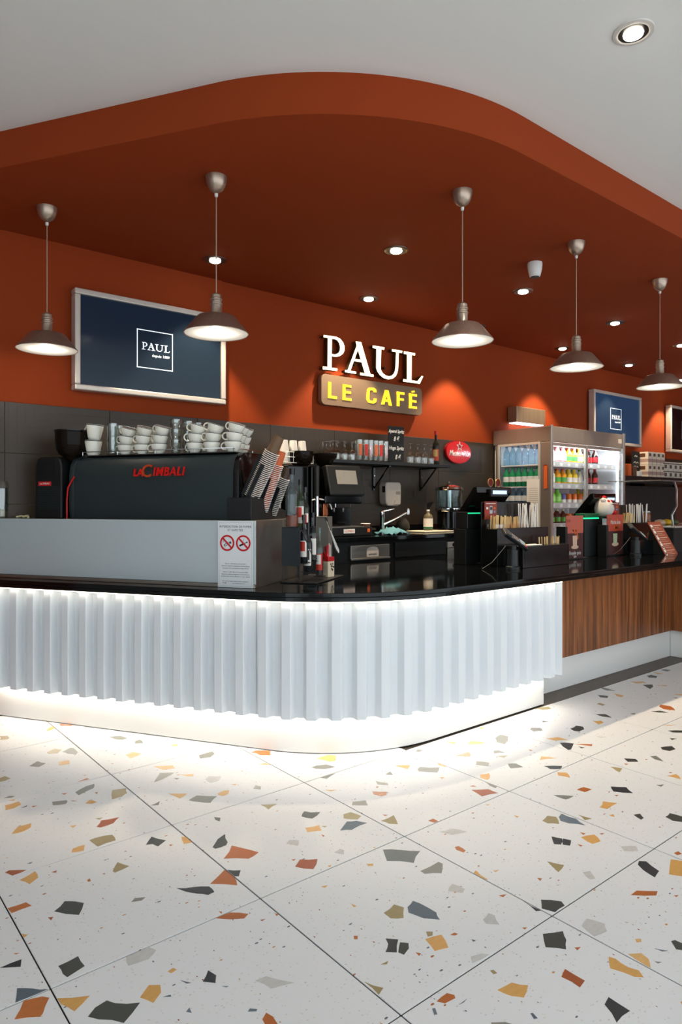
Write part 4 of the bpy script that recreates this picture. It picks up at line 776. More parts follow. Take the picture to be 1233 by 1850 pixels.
A = PL(510, 952, .262); B = PL(543, 1023, .262)
stp([(A.x, .256), (B.x, .256), (B.x, .262), (A.x, .262)], B.z, A.z, 'front_plate', mat('blue_black_plate', '1a2228', .4, noise=.05), rk, .001)
MB().cyl(LW(B.x-.004, .259, Z_TOP+.008), LW(B.x-.004, .259, B.z), .004, n=8).build('post', bo, rk, world=True)
MB().cyl(LW(A.x+.004, .259, Z_TOP+.008), LW(A.x+.004, .259, B.z), .004, n=8).build('post', bo, rk, world=True)
MB().tube([LW(B.x, .262, A.z), LW(B.x+.07, .27, A.z-.16), LW(.185, .28, Z_TOP+.15)], .003, 6).build('brace', bo, rk, world=True)
for t in (.5, .66): MB().cyl(LW(-.03, t, Z_TOP+.008), LW(-.03, t, A.z-.02), .004, n=8).build('post', bo, rk, world=True)
# ---- grey steel utensil holder + tongs
A = PL(571, 933, .62); B = PL(593, 1000, .62)
uh = thing('utensil_holder', 'grey steel utensil holder behind the syrup bottles', 'holder', LW((A.x+B.x)/2, .66, Z_TOP+.009), LA)
w_ = (B.x-A.x)/2
for nm, a in (('front_plate', (-w_, w_, -.04, -.037)), ('back_plate', (-w_, w_, .037, .04)), ('side_plate', (-w_, -w_+.003, -.037, .037)), ('side_plate', (w_-.003, w_, -.037, .037))):
    MB().box(*a, 0, A.z-Z_TOP-.009).build(nm, mat('grey_steel_plate', '8a857d', .4, .6, noise=.06), uh)
tg = thing('serving_tongs', 'steel serving tongs hanging beside the grey utensil holder', 'tongs', LW(0, 0, 0))
tp, te = PL(588, 934, .60), PL(612, 999, .60)
a_, b_ = LW(tp.x, .60, tp.z), LW(te.x, .60, te.z)
ROOTM[tg.name] = Matrix.Translation(b_); tg.location = b_
for k in (-1, 1):
    off = LNx*(.006*k)
    MB().tube([a_+off*.2, a_.lerp(b_, .5)+off, a_.lerp(b_, .75)+off*1.6, a_.lerp(b_, .92)+off*1.6, b_+off*.8], [.003, .004, .007, .009, .003], 8).build('arm', chrome if k > 0 else steel, tg, world=True, smooth=60)
MB().tube([a_, a_.lerp(b_, .38)], .0055, 8).build('grip', blackg, tg, world=True, smooth=60)
MB().cyl(a_-LDx*.05, a_+LDx*.012, .004, n=8).build('hook', steel, tg, world=True)
# ---- carton of sugar sticks
c0, c1, c2 = PZ(577, 1042, Z_TOP+.0085), PZ(593, 1043, Z_TOP+.0085), PZ(607, 1041, Z_TOP+.0085)
ex, ey = (c2-c1), (c0-c1); ex = ex.normalized()*.066; ey = Vector((-ex.y, ex.x, 0)).normalized()*.062
ct = thing('sugar_carton', 'small red and cream carton full of sugar sticks', 'carton', c1)
def para(o, e1, e2, z0, z1, name, m, root): return MB().prism([o+Vector((0,0,z0)), o+e1+Vector((0,0,z0)), o+e1+e2+Vector((0,0,z0)), o+e2+Vector((0,0,z0))], (0, 0, z1-z0)).build(name, m, root, world=True, bevel=.0008, seg=1)
para(c1, ex, ey, 0, .102, 'carton_body', mat('cream_card', 'ead9bd', .6, noise=.04), ct)
para(c1-ex*.008-ey*.008, ex*1.016, ey*1.016, .100, .128, 'red_band', redm, ct)
MB().prism([c1+ey+Vector((0,0,.12)), c1+ey*.95+Vector((0,0,.15)), c1+ey*.5+Vector((0,0,.158)), c1+Vector((0,0,.13)), c1+Vector((0,0,.12))], ex*.03).build('torn_flap', redm, ct, world=True)
nx = -Vector((-ex.y, ex.x, 0)).normalized()
mk = MB(); rn = random.Random(3)
for k in range(9):
    p = c1+ex*rn.uniform(.35, .8)+Vector((0, 0, rn.uniform(.035, .085)))+nx*.0012
    mk.prism([p, p+ex*.16, p+ex*.16+Vector((0,0,.008)), p+Vector((0,0,.010))], nx*.0004)
mk.build('printed_marks', ink, ct, world=True)
mk = MB()
for k in range(10):
    p = c1+ey*.15+Vector((0, 0, .03+k*.006))-ex.normalized()*.0006
    mk.prism([p, p+ey*.6, p+ey*.6+Vector((0,0,.0018)), p+Vector((0,0,.0018))], -ex.normalized()*.0004)
mk.build('printed_lines', mat('grey_print', 'a9a49a', .6, noise=.05), ct, world=True)
for k, (fx, fy, zt, m_) in enumerate([(.25, .3, .178, redm), (.42, .35, .185, redm), (.55, .3, .192, paper), (.66, .5, .186, paper), (.75, .3, .18, paper), (.35, .7, .172, redm)]):
    p = c1+ex*fx+ey*fy
    o = MB().box(-.005, .005, -.0025, .0025, .0, zt-.106).build('sugar_stick', m_, None, bevel=.001, seg=1)
    one(o, '%s sugar stick, %s from the front in the carton' % ('red' if m_ is redm else 'cream', ORD[k]), 'sugar stick', p+Vector((0, 0, .1285)), .3*k, 'sugar sticks in the carton')
# ================================================================== BACK COUNTER AND WALL SHELF
ZC = 1.12
bc = thing('back_counter', 'black back counter with dark stone top along the tiled wall', 'counter', (4.3, 4.6, 0))
bx(bc, 'stone_top', granite, 2.5, 6.19, 4.2, 4.89, ZC-.035, ZC, .003)
bx(bc, 'carcass', blackm, 2.52, 6.18, 4.26, 4.89, 0, ZC-.036)
A, B = PV(714, 980, 4.24), PV(806, 1013, 4.24)
bx(bc, 'drawer_front', black, A.x, B.x, 4.235, 4.259, .93, A.z, .003)
bx(bc, 'upstand', granite, 2.5, 6.19, 4.87, 4.889, ZC+.0005, ZC+.06, .002)
# ice maker door
A, B = PV(634, 985, 4.235), PV(704, 1014, 4.235)
im = thing('ice_maker', 'steel ice maker with arched badge set into the back counter', 'ice maker', ((A.x+B.x)/2, 4.25, .925))
bx(im, 'door', steel_h, A.x, B.x, 4.232, 4.2595, .93, 1.05, .003)
bx(im, 'lower_lip', steel, A.x, B.x, 4.222, 4.2315, .93, .945, .002)
mx_, mz = (A.x+B.x)/2+.02, .992; pp = [(mx_-.065, 4.2315, mz-.04), (mx_+.065, 4.2315, mz-.04)] + [(mx_+.065*math.cos(t), 4.2315, mz+.01+.035*math.sin(t)) for t in [math.pi*k/10 for k in range(11)]]
MB().prism(pp, (0, -.004, 0)).build('badge', white_f, im, world=True)
text('evmatic', .03, ink, im, ROOTM[im.name].inverted() @ at(mx_, 4.2268, mz-.018) @ FACE, .0004)
# glass washer
A, B = PV(810, 980, 4.235), PV(862, 1013, 4.235)
gw_ = thing('glass_washer', 'steel glass washer front with two round knobs under the back counter', 'glass washer', ((A.x+B.x)/2, 4.25, .3))
bx(gw_, 'control_panel', white_f, A.x, B.x, 4.236, 4.2595, .985, A.z+.005, .004)
bx(gw_, 'door', steel_h, A.x, B.x, 4.24, 4.2595, .3, .982, .003)
for k in range(2): MB().cyl((A.x+.08+.08*k, 4.2355, .1*0+1.012), (A.x+.08+.08*k, 4.226, 1.012), .018, .015).build('knob', black if k == 0 else mat('dark_red_knob', '4a1414', .4, noise=.05), gw_, world=True, smooth=40)
bx(gw_, 'door_handle', chrome, A.x+.08, B.x-.08, 4.215, 4.2355, .955, .965, .003)
# ---- bean-to-cup machine with touch screen
m2 = thing('bean_to_cup_machine', 'black automatic coffee machine with grey touch screen on the back counter', 'coffee machine', (3.62, 4.6, ZC))
u0, u1 = 3.40, 3.84
bx(m2, 'back_body', blackg, u0, u1, 4.56, 4.87, ZC+.0005, ZC+.585, .01)
bx(m2, 'drip_tray', black, u0-.02, u1+.06, 4.36, 4.62, ZC+.0005, ZC+.075, .006)
bx(m2, 'tray_grid', steel, u0+.02, u1+.02, 4.38, 4.6, ZC+.0755, ZC+.08)
hd = MB().box(-.19, .19, -.03, .03, -.13, .13).build('screen_housing', black, m2, bevel=.012)
hd.location = (.03, -.16, .46); hd.rotation_euler = (math.radians(-14), 0, 0)
sm = MB().box(-.10, .12, -.034, -.031, -.035, .085).build('touch_screen', mat('grey_screen', '77736c', .3, emit='8c8880', es=.12, noise=.03), hd)
bx(m2, 'brew_head', blackg, u0+.02, u1-.02, 4.40, 4.63, ZC+.27, ZC+.34, .01)
for k, x in enumerate((-.05, .05)): MB().lathe([(.008, .20), (.011, .215), (.013, .25), (.02, .275)], 14, (x+.02, -.1, 0)).build('coffee_spout', chrome, m2, smooth=50)
bx(m2, 'spout_block', chrome, 3.55, 3.72, 4.43, 4.56, ZC+.235, ZC+.28, .006)
bx(m2, 'copper_reflector', mat('copper_panel', 'c07048', .25, .9, noise=.08), 3.50, 3.60, 4.41, 4.43, ZC+.29, ZC+.325, .003)
bx(m2, 'copper_reflector', MATS['copper_panel'], 3.44, 3.49, 4.45, 4.47, ZC+.17, ZC+.28, .003)
bx(m2, 'badge', white_p, 3.58, 3.70, 4.354, 4.3595, ZC+.025, ZC+.06, .001)
text('LaCIMBALI', .022, redm, m2, ROOTM[m2.name].inverted() @ at(3.64, 4.3538, ZC+.042) @ FACE, .0004, shear=.15)
MB().tube([(3.30, 4.42, ZC+.30), (3.36, 4.42, ZC+.312), (3.44, 4.42, ZC+.30), (3.49, 4.42, ZC+.26), (3.505, 4.42, ZC+.225)], .006, 8).build('milk_hose', white_p, m2, world=True, smooth=60)
MB().lathe([(.03, .5855), (.06, .60), (.08, .64), (.104, .66), (.108, .69), (.105, .69), (.075, .645), (0, .61)], 28, (-.055, -.005, 0)).build('bean_hopper', dark_glass, m2, smooth=50)
MB().lathe([(.108, .689), (.112, .694), (.0, .70)], 28, (-.055, -.005, 0)).build('hopper_lid', blackg, m2, smooth=50)
# chrome pillar tower on its left
tw_ = thing('grinder_tower', 'black grinder tower with chrome column between syrup bottles and coffee machine', 'grinder', (3.22, 4.55, ZC))
bx(tw_, 'tower_body', blackg, 3.12, 3.33, 4.5, 4.75, ZC+.0005, ZC+.58, .01)
MB().cyl((3.35, 4.42, ZC+.0005), (3.35, 4.42, ZC+.575), .02, n=18).build('chrome_column', chrome, tw_, world=True, smooth=40)
MB().cyl((3.35, 4.42, ZC+.33), (3.35, 4.42, ZC+.575), .0215, n=18).build('column_sleeve', black, tw_, world=True, smooth=40)
bx(tw_, 'foot', black, 3.1, 3.38, 4.38, 4.76, ZC+.0005, ZC+.02, .004)
MB().lathe([(.05, .581), (.08, .60), (.10, .64), (.104, .70), (.100, .70), (.096, .642), (0, .60)], 24, (.11, .06, 0)).build('bean_hopper', dark_glass, tw_, smooth=50)
MB().lathe([(.104, .699), (.107, .704), (.0, .71)], 24, (.11, .06, 0)).build('hopper_lid', blackg, tw_, smooth=50)
# ---- small oven rack unit with white cups in a wire basket on top
A, B = PV(520, 836, 4.55), PV(563, 836, 4.55)
ru = thing('shelf_unit', 'dark open shelf unit with warm metal edge left of the grinder tower', 'shelf unit', ((A.x+B.x)/2, 4.7, ZC))
zs = A.z
bx(ru, 'top_shelf', black, A.x-.15, 3.10, 4.55, 4.88, zs-.02, zs, .002)
bx(ru, 'edge_strip', MATS['copper_panel'], A.x-.15, 3.10, 4.543, 4.5495, zs-.018, zs-.002, .002)
for x in (A.x-.14, 3.085): bx(ru, 'upright', steel, x-.01, x+.01, 4.56, 4.88, ZC+.0005, zs-.0205)
bx(ru, 'middle_shelf', black, A.x-.13, 3.07, 4.57, 4.88, ZC+.28, ZC+.295)
rn = random.Random(5)
for k in range(5):
    o = MB().lathe([(0, .0), (.02, .004), (.034, .02), (.03, .04), (.012, .052), (0, .054)], 14).build('pastry', mat('baked_crust', '8a4a22', .6, noise=.3, nscale=30), None, smooth=60)
    one(o, 'small brown pastry on the dark shelf unit, %s from the left' % ORD[k], 'pastry', (2.80+.052*k, 4.66+.04*(k % 2), ZC+.2955), rn.random()*3, 'pastries on the shelf unit')
UB = PV(530, 830, 4.66).x
bk = thing('wire_basket', 'white wire basket holding upturned white cups', 'basket', (UB, 4.66, zs))
mb = MB()
for z in (.004, .05, .092): mb.tube([(-.14, -.09, z), (.14, -.09, z), (.14, .09, z), (-.14, .09, z)], .0025, 6, closed=True)
for k in range(8): x = -.14+.04*k; mb.tube([(x, -.09, .092), (x, -.09, .004), (x, .09, .004), (x, .09, .092)], .0018, 5)
mb.build('wire_frame', white_p, bk)
WC = MB().lathe([(.026, .12), (.030, .118), (.041, .0), (.039, .0), (.028, .115), (0, .115)], 18).build('white_cup', paper, None, smooth=50); tag(WC, 'x', 'cup')
for i, x in enumerate((-.09, 0, .09)):
    for k in range(4):
        o = WC if (i, k) == (0, 0) else WC.copy()
        if o is not WC: COL.objects.link(o)
        o.location = (UB+x, 4.66, zs+.008+k*.022); o['label'] = 'upturned white cup, %s from below in the %s basket stack' % (ORD[k], ['left', 'middle', 'right'][i]); o['group'] = 'white cups in the wire basket'
# ---- tap, cloth, cup, soap, spray bottle, juice dispenser
V1 = 4.62
A = PV(691, 963, V1)
fa = thing('mixer_tap', 'chrome mixer tap with long spout on the back counter', 'tap', (A.x, V1, ZC))
MB().lathe([(.028, .0005), (.028, .01), (.022, .015), (.022, .15), (.024, .155), (.024, .19), (.015, .2), (0, .2)], 18).build('body', chrome, fa, smooth=40)
MB().tube([(0, 0, .07), (.09, -.05, .115), (.19, -.10, .175), (.215, -.115, .19)], [.014, .011, .012, .016], 10).build('spout', chrome, fa, smooth=50)
MB().tube([(0, 0, .195), (.05, -.01, .205), (.12, -.03, .222)], [.009, .007, .006], 8).build('lever', chrome, fa, smooth=50)
MB().lathe([(.0, -.03), (.018, -.03), (.02, .01), (.012, .03), (0, .03)], 12, (.215, -.115, .2)).build('spray_head', chrome, fa, smooth=50)
cl = bmesh.new(); bmesh.ops.create_grid(cl, x_segments=14, y_segments=10, size=.5)
for v in cl.verts:
    x, y = v.co.x, v.co.y; v.co = Vector((x*.30, y*.20, .006+.05*max(0, 1-(x*x+y*y)*3.2)+.012*math.sin(x*22)*math.cos(y*17)+.006*math.sin(x*40+y*20)))
    v.co.z = max(v.co.z, .0015)
me = bpy.data.meshes.new('cleaning_cloth'); cl.to_mesh(me); cl.free(); me.materials.append(mat('blue_cloth', '4f7f8c', .9, noise=.15, nscale=40)); me.polygons.foreach_set('use_smooth', [True]*len(me.polygons))
cloth = bpy.data.objects.new('cleaning_cloth', me); COL.objects.link(cloth); sd = cloth.modifiers.new('s', 'SOLIDIFY'); sd.thickness = .002; sd.offset = 1
q = PV(708, 961, 4.42); one(cloth, 'crumpled blue cleaning cloth beside the mixer tap', 'cloth', (q.x, 4.42, ZC+.0005), .2)
bs = MB().lathe([(0, .0), (.05, .005), (.07, .04), (.06, .09), (.03, .13), (0, .14)], 14).build('scrubbing_brush', mat('dark_bristle', '2a2620', .9, noise=.5, nscale=120), None, smooth=60)
q = PV(728, 955, 4.72); one(bs, 'dark round scrubbing brush head right of the mixer tap', 'brush', (q.x, 4.72, ZC+.0005))
q = PV(661, 965, 4.4)
cp = thing('takeaway_cup', 'small dark paper cup with pale rim on the back counter', 'paper cup', (q.x, 4.4, ZC+.0005))
MB().lathe([(0, 0), (.028, 0), (.040, .10), (.038, .10), (.027, .003), (0, .003)], 18).build('body', brown_m, cp, smooth=50)
MB().lathe([(.0395, .098), (.042, .100), (.0395, .103), (.037, .100), (.0395, .098)], 18).build('rim', paper, cp, smooth=50)
MB().box(-.014, .014, -.0405, -.034, .03, .06).build('print', orange_m, cp)
A, B = PV(687, 871, 4.9), PV(715, 914, 4.9)
so_ = thing('soap_dispenser', 'grey white wall soap dispenser on the dark tiles', 'soap dispenser', ((A.x+B.x)/2, 4.917, B.z))
w_ = (B.x-A.x)/2; h_ = A.z-B.z
MB().prism([(-w_*.9, 0, .02), (-w_, 0, .06), (-w_, 0, h_-.03), (-w_*.85, 0, h_), (w_*.85, 0, h_), (w_, 0, h_-.03), (w_, 0, .06), (w_*.9, 0, .02), (w_*.6, 0, 0), (-w_*.6, 0, 0)], (0, -.10, 0)).build('housing', mat('dispenser_grey', 'bdb3a8', .4, noise=.03), so_, bevel=.012)
MB().prism([(-w_*.1, -.1005, .015), (w_*.2, -.1005, .055), (w_*.6, -.1005, .06), (w_*.9, -.1005, .04), (w_*.75, -.1005, .012)], (0, -.008, 0)).build('push_lever', MATS['dispenser_grey'], so_, bevel=.003)
MB().box(-w_-.001, -w_+.02, -.09, -.05, h_-.10, h_-.04).build('window', ink, so_)
MB().box(w_*.3, w_*.85, -.1015, -.1, h_-.12, h_-.09).build('logo_patch', mat('grey_logo', '8d867c', .5, noise=.05), so_)
q = PV(766, 957, 4.6)
mt = MB().box(-.20, .20, -.13, .13, 0, .012).build('drip_mat', mat('pale_mat', 'd8cdb4', .6, noise=.06), None, bevel=.004); one(mt, 'pale cutting board under the spray bottle', 'board', (q.x+.03, 4.55, ZC+.0005))
sb = thing('spray_bottle', 'spray bottle with white label standing on the pale board', 'spray bottle', (q.x+.04, 4.58, ZC+.0128))
MB().lathe([(0, 0), (.043, 0), (.046, .006), (.046, .12), (.04, .145), (.016, .165), (.014, .19), (0, .19)], 20).build('body', mat('spray_plastic', '6a5f48', .3, noise=.05), sb, smooth=50)
MB().lathe([(.0468, .02), (.0468, .115)], 20).build('label_wrap', lab_w, sb, smooth=50)
MB().lathe([(.0472, .015), (.0472, .035)], 20).build('label_foot', mat('label_green', '2c6b48', .5, noise=.1), sb, smooth=50)
MB().prism([(-.012, -.03, .235), (.0, -.05, .28), (.014, -.03, .275), (.014, .03, .26), (.01, .03, .19), (-.01, .012, .19)], (.022, 0, 0)).build('trigger_head', black, sb, bevel=.003)
MB().cyl((0, 0, .185), (0, 0, .20), .017, .015).build('collar', paper, sb, smooth=40)
q = PV(812, 958, 4.58)
jd = thing('juice_dispenser', 'clear drink dispenser with chrome lid and tap on the back counter', 'drink dispenser', (q.x, 4.58, ZC+.0005))
MB().lathe([(0, 0), (.13, 0), (.13, .02), (.12, .03), (.12, .19), (0, .19)], 28).build('stand', blackg, jd, smooth=40)
MB().lathe([(.135, .191), (.14, .2), (.14, .225), (.125, .23), (0, .231)], 28).build('base_ring', chrome, jd, smooth=40)
MB().lathe([(.128, .232), (.132, .24), (.132, .40), (.128, .40), (.128, .24), (.12, .235)], 28).build('tank', bott_glass, jd, smooth=40)
MB().cyl((0, 0, .232), (0, 0, .40), .03, n=16).build('ice_tube', chrome, jd, smooth=40)
MB().lathe([(.137, .401), (.142, .41), (.135, .43), (.09, .45), (.03, .46), (0, .46)], 28).build('lid', chrome, jd, smooth=40)
MB().lathe([(.014, .46), (.02, .47), (.012, .49), (0, .49)], 14).build('knob', black, jd, smooth=40)
MB().tube([(0, -.12, .21), (0, -.16, .21), (0, -.17, .19)], .012, 8).build('tap', black, jd, smooth=50)
q = PV(847, 870, 4.85)
# ---- wall shelf with brackets
ZSH = 1.778
sh = thing('wall_shelf', 'long black wall shelf on triangular brackets holding glasses', 'shelf', (4.45, 4.9, ZSH-.03))
bx(sh, 'board', black, 3.69, 5.21, 4.64, 4.915, ZSH-.028, ZSH, .002)
for u in (PV(675, 850, 4.915).x, PV(760, 850, 4.915).x):
    bx(sh, 'bracket_upright', blackg, u-.012, u+.012, 4.9, 4.916, ZSH-.26, ZSH-.0285)
    bx(sh, 'bracket_arm', blackg, u-.012, u+.012, 4.68, 4.9, ZSH-.042, ZSH-.0285)
    MB().tube([(u, 4.70, ZSH-.04), (u, 4.905, ZSH-.24)], .008, 6).build('bracket_brace', blackg, sh, world=True)
    for z in (ZSH-.12, ZSH-.22): MB().cyl((u, 4.8995, z), (u, 4.896, z), .005, n=8).build('screw', chrome, sh, world=True)
gl_t = thin_glass('shelf_glass', 'f6f6f2', 1.6)
def stem_glass(k=1.0):
    return MB().lathe([(.034*k, 0), (.036*k, 0), (.043*k, .05*k), (.040*k, .085*k), (.02*k, .112*k), (.005*k, .122*k), (.004*k, .175*k), (.012*k, .186*k), (.034*k, .190*k), (.034*k, .192*k), (0, .192*k)], 18).build('wine_glass', gl_t, None, smooth=60)
WG = stem_glass(1.0); tag(WG, 'x', 'wine glass'); first_w = True
def put(proto, loc, label, group, flag):
    global first_w
    if proto.name not in used: o = proto; used[proto.name] = 1
    else: o = copy_tree(proto)
    o.location = loc; o['label'] = label; o['group'] = group; return o
for k, (x, v) in enumerate([(742, 4.72), (755, 4.74), (767, 4.72), (779, 4.74)]):
    q = PV(x, 830, v); put(WG, (q.x, v, ZSH+.0005), 'upturned stemmed wine glass, %s to the right of the chalk board' % ORD[k], 'wine glasses right of the board', 0)
SG = stem_glass(.86); SG.name = 'spirit_glass'; tag(SG, 'x', 'wine glass')
k = 0
for v in (4.70, 4.79, 4.87):
    for x in ((588, 602, 616, 630) if v < 4.75 else (584, 597, 610, 624, 637)):
        u = max(PV(x+ (6 if v < 4.75 else 0), 830, v).x, 3.74); put(SG, (u, v, ZSH+.0005), 'small upturned stemmed glass in the %s row at the shelf left end, %s along' % ({4.70: 'front', 4.79: 'middle', 4.87: 'back'}[v], ORD[k % 5]), 'small stemmed glasses on the shelf', 0); k += 1
    k = 0
def beer_proto(nm, pm_):
    r = thing(nm, 'x', 'beer glass')
    MB().lathe([(0, .0), (.024, .0), (.027, .004), (.031, .12), (.034, .195), (.032, .195), (.029, .12), (.025, .012), (0, .010)], 18).build('body', gl_t, r, smooth=60)
    if pm_: patch(.0292, .05, .155, 30, r2=.0336, mid=-115).build('printed_logo', pm_, r, smooth=60)
    return r
BR, BO, BP = beer_proto('beer_glass', mat('red_logo_print', 'd42a18', .4, noise=.3, nscale=60)), beer_proto('beer_glass', mat('orange_logo_print', 'e0703a', .4, noise=.3, nscale=60)), beer_proto('beer_glass', None)
for k, (x, v, pr, nm) in enumerate([(650, 4.71, BO, 'orange-printed'), (661, 4.72, BR, 'red-printed'), (670, 4.70, BP, 'plain'), (679, 4.71, BO, 'orange-printed'), (688, 4.70, BR, 'red-printed'), (697, 4.72, BP, 'plain'), (656, 4.82, BP, 'plain'), (668, 4.83, BR, 'red-printed'), (684, 4.82, BP, 'plain'), (698, 4.84, BO, 'orange-printed'), (645, 4.83, BP, 'plain')]):
    q = PV(x, 825, v); put(pr, (q.x, v, ZSH+.0005), '%s tall beer glass on the shelf, %s row, %s from the left' % (nm, 'front' if v < 4.76 else 'back', ORD[k if k < 6 else {6: 1, 7: 2, 8: 3, 9: 4, 10: 0}[k]]), 'tall beer glasses on the shelf', 0)
# chalk board
chalk = mat('chalk', 'f4f1e8', .9, noise=.05)
def script(parent, lines, m, M0, size=.03):
    for body, x, z, s in lines: text(body, s, m, parent, M0 @ at(x, 0, z) @ FACE, .0003, shear=.25, sx=.8, bold=.0008)
A, B = PV(703, 769, 4.7), PV(731, 832, 4.7)
cb = thing('chalk_board', 'small black price board with chalk writing standing on the wall shelf', 'chalk board', ((A.x+B.x)/2, 4.71, ZSH+.0005))
MB().box((A.x-B.x)/2, (B.x-A.x)/2, -.005, .005, .006, A.z-ZSH).build('board', blackm, cb, bevel=.001, seg=1)
MB().box((A.x-B.x)/2-.01, (B.x-A.x)/2+.03, -.05, .05, 0, .006).build('foot', black, cb)
H_ = A.z-ZSH
script(cb, [('Aperol Spritz', 0, H_*.86, .046), ('8 €', 0, H_*.65, .062), ('Hugo Spritz', 0, H_*.40, .05), ('8 €', .02, H_*.15, .062)], chalk, at(0, -.0056, 0))
# aperitif bottle
q = PV(788, 834, 4.73)
b = bottle('aperitif_bottle', 'dark aperitif bottle with red cap and orange label on the shelf', Vector((q.x, 4.73, ZSH+.0005)), PV(788, 779, 4.73).z-ZSH, .036, mat('green_bottle', '20241a', .08, noise=.1), redm, mat('orange_label', 'c9451c', .5, noise=.3, nscale=50), None, None, mat('cream_label', 'd9b06a', .5, noise=.2))
# oval beer sign
A = PV(830, 817, 4.88)
ov = thing('oval_beer_sign', 'glossy red oval enamel sign reading Meteor Pils with a white star', 'sign', (A.x, 4.917, A.z))
for nm, rx, rz, v, m_ in (('rim', .205, .125, -.03, mat('dark_red_enamel', '8a0f16', .2, noise=.03)), ('face', .198, .118, -.036, mat('red_enamel', 'd0141e', .12, noise=.03, coat=.5))):
    MB().prism([(rx*math.cos(2*math.pi*k/40), v, rz*math.sin(2*math.pi*k/40)) for k in range(40)], (0, -v-.0005 if nm == 'rim' else .006, 0)).build(nm, m_, ov, smooth=40)
MB().box(-.05, .05, -.0005, .0, -.05, .05).build('mount', black, ov)
stp_ = []
for k in range(10): r = .055 if k % 2 == 0 else .022; t = math.pi/2+k*math.pi/5; stp_.append((r*math.cos(t)+.01, -.0365, .062+r*math.sin(t)))
MB().prism(stp_, (0, -.001, 0)).build('star', white_p, ov)
sr = [(x*.7+.003, y-.001, (z-.062)*.7+.062) for x, y, z in stp_]; MB().prism(sr, (0, -.0005, 0)).build('star_centre', mat('dark_red_enamel', '8a0f16'), ov)
text('Meteor Pils', .085, white_p, ov, at(0, -.0368, -.015) @ FACE, .0008, shear=.3, bold=.0005, sx=.8)

# ================================================================== RIGHT ARM: tills, organisers, cards
lcd = mat('lcd_blue', '8fa6d8', .3, emit='a8bcf0', es=.9)
poster_red = mat('poster_terracotta', 'a4452f', .45, noise=.12, nscale=12); poster_dk = mat('poster_dark', '4a2420', .45, noise=.3, nscale=20); latte = mat('latte_cream', 'd9b49a', .5, noise=.05)
matcha = mat('matcha_green', 'b9c39a', .5, noise=.05); leaf_o = mat('leaf_orange', 'd8641c', .5, noise=.2); poster_pk = mat('poster_pink', 'c2604e', .45, noise=.1)
def till(name_l, top, bot_px, va, vb, w_px, disp, label):
    """touch-screen till seen from behind: slanted slab, stalk, customer display"""
    (xa, ya), (xb, yb) = top
    A, B = PV(xa, ya, va), PV(xb, yb, va); C = PV(*bot_px, vb)
    r = thing('touch_till', label, 'till', ((A.x+B.x)/2, vb-.05, Z_TOP))
    u0, u1, zt = A.x, B.x, A.z; zb = C.z
    MB().prism([(u0, va, zt), (u0, va+.035, zt-.005), (u0, vb+.02, zb+.0), (u0, vb-.02, zb-.02), (u0, va-.004, zt-.045)], (u1-u0, 0, 0)).build('monitor', blackg, r, world=True, bevel=.004)
    bx(r, 'stalk', black, (u0+u1)/2-.03, (u0+u1)/2+.03, vb-.10, vb-.06, Z_TOP+.012, zb+.06, .004)
    bx(r, 'foot', black, (u0+u1)/2-.12, (u0+u1)/2+.12, vb-.18, vb-.0, Z_TOP+.0005, Z_TOP+.012, .004)
    a, b = PV(*disp[0], va-.03), PV(*disp[1], va-.03)
    bx(r, 'customer_display', black, a.x-.02, b.x+.02, va-.03, va-.0045, b.z-.02, a.z+.012, .004)
    bx(r, 'display_window', lcd, a.x, b.x, va-.0312, va-.0302, b.z, a.z)
    return r
till('a', ((862, 879), (924, 880)), (836, 934), 3.42, 3.62, 0, ((891, 886), (916, 893)), 'black touch-screen till beside the wooden stirrers, seen from behind')
till('b', ((1073, 891), (1113, 893)), (1042, 932), 3.42, 3.62, 0, ((1098, 899), (1111, 904)), 'black touch-screen till behind the plush toy, in front of the fridge')
def organiser(u0, u1, yt, ym, yl, xm, label, v=(3.06, 3.25, 3.40)):
    r = thing('counter_organiser', label, 'organiser', ((u0+u1)/2, v[1], Z_TOP))
    zl, zm, zt = PV(xm, yl, v[0]).z, PV(xm, ym, v[1]).z, PV(xm, yt, v[2]).z
    ac = mat('black_acrylic', '0e1011', .22, noise=.08)
    bx(r, 'lower_tray', ac, u0+.055, u1, v[0], v[1]-.0005, Z_TOP+.0005, zl, .002)
    bx(r, 'upper_tray', ac, u0, u1, v[1], v[2]-.0005, Z_TOP+.0005, zm, .002)
    bx(r, 'back_panel', ac, u0, u1-.03, v[2], v[2]+.012, Z_TOP+.0005, zt, .002)
    bx(r, 'tray_lip', ac, u0, u1, v[1]-.0, v[1]+.006, zm+.0002, zm+.006)
    return r, zl, zm, zt
og, zl, zm, zt = organiser(4.17, 4.83, 907, 954, 987, 960, 'black stepped organiser with stirrers and straws next to the front till')
def sticks(u0, u1, v0, v1, z, n, h, w, m, nm, label, cat, group, tilt=.1, rows=1, lo=.85):
    rn = random.Random(int(u0*100)+n)
    base = MB().box(-w/2, w/2, -.0009, .0009, 0, h).build(nm, m, None)
    for k in range(n):
        o = base if k == 0 else base.copy()
        if k: COL.objects.link(o)
        f = (k+.5)/n; o.location = (u0+(u1-u0)*f, v0+(v1-v0)*rn.random(), z); o.rotation_euler = (rn.uniform(-tilt, tilt), rn.uniform(-tilt, tilt), rn.uniform(-.9, .9)); o.scale = (1, 1, rn.uniform(lo, 1))
        tag(o, label, cat, group)
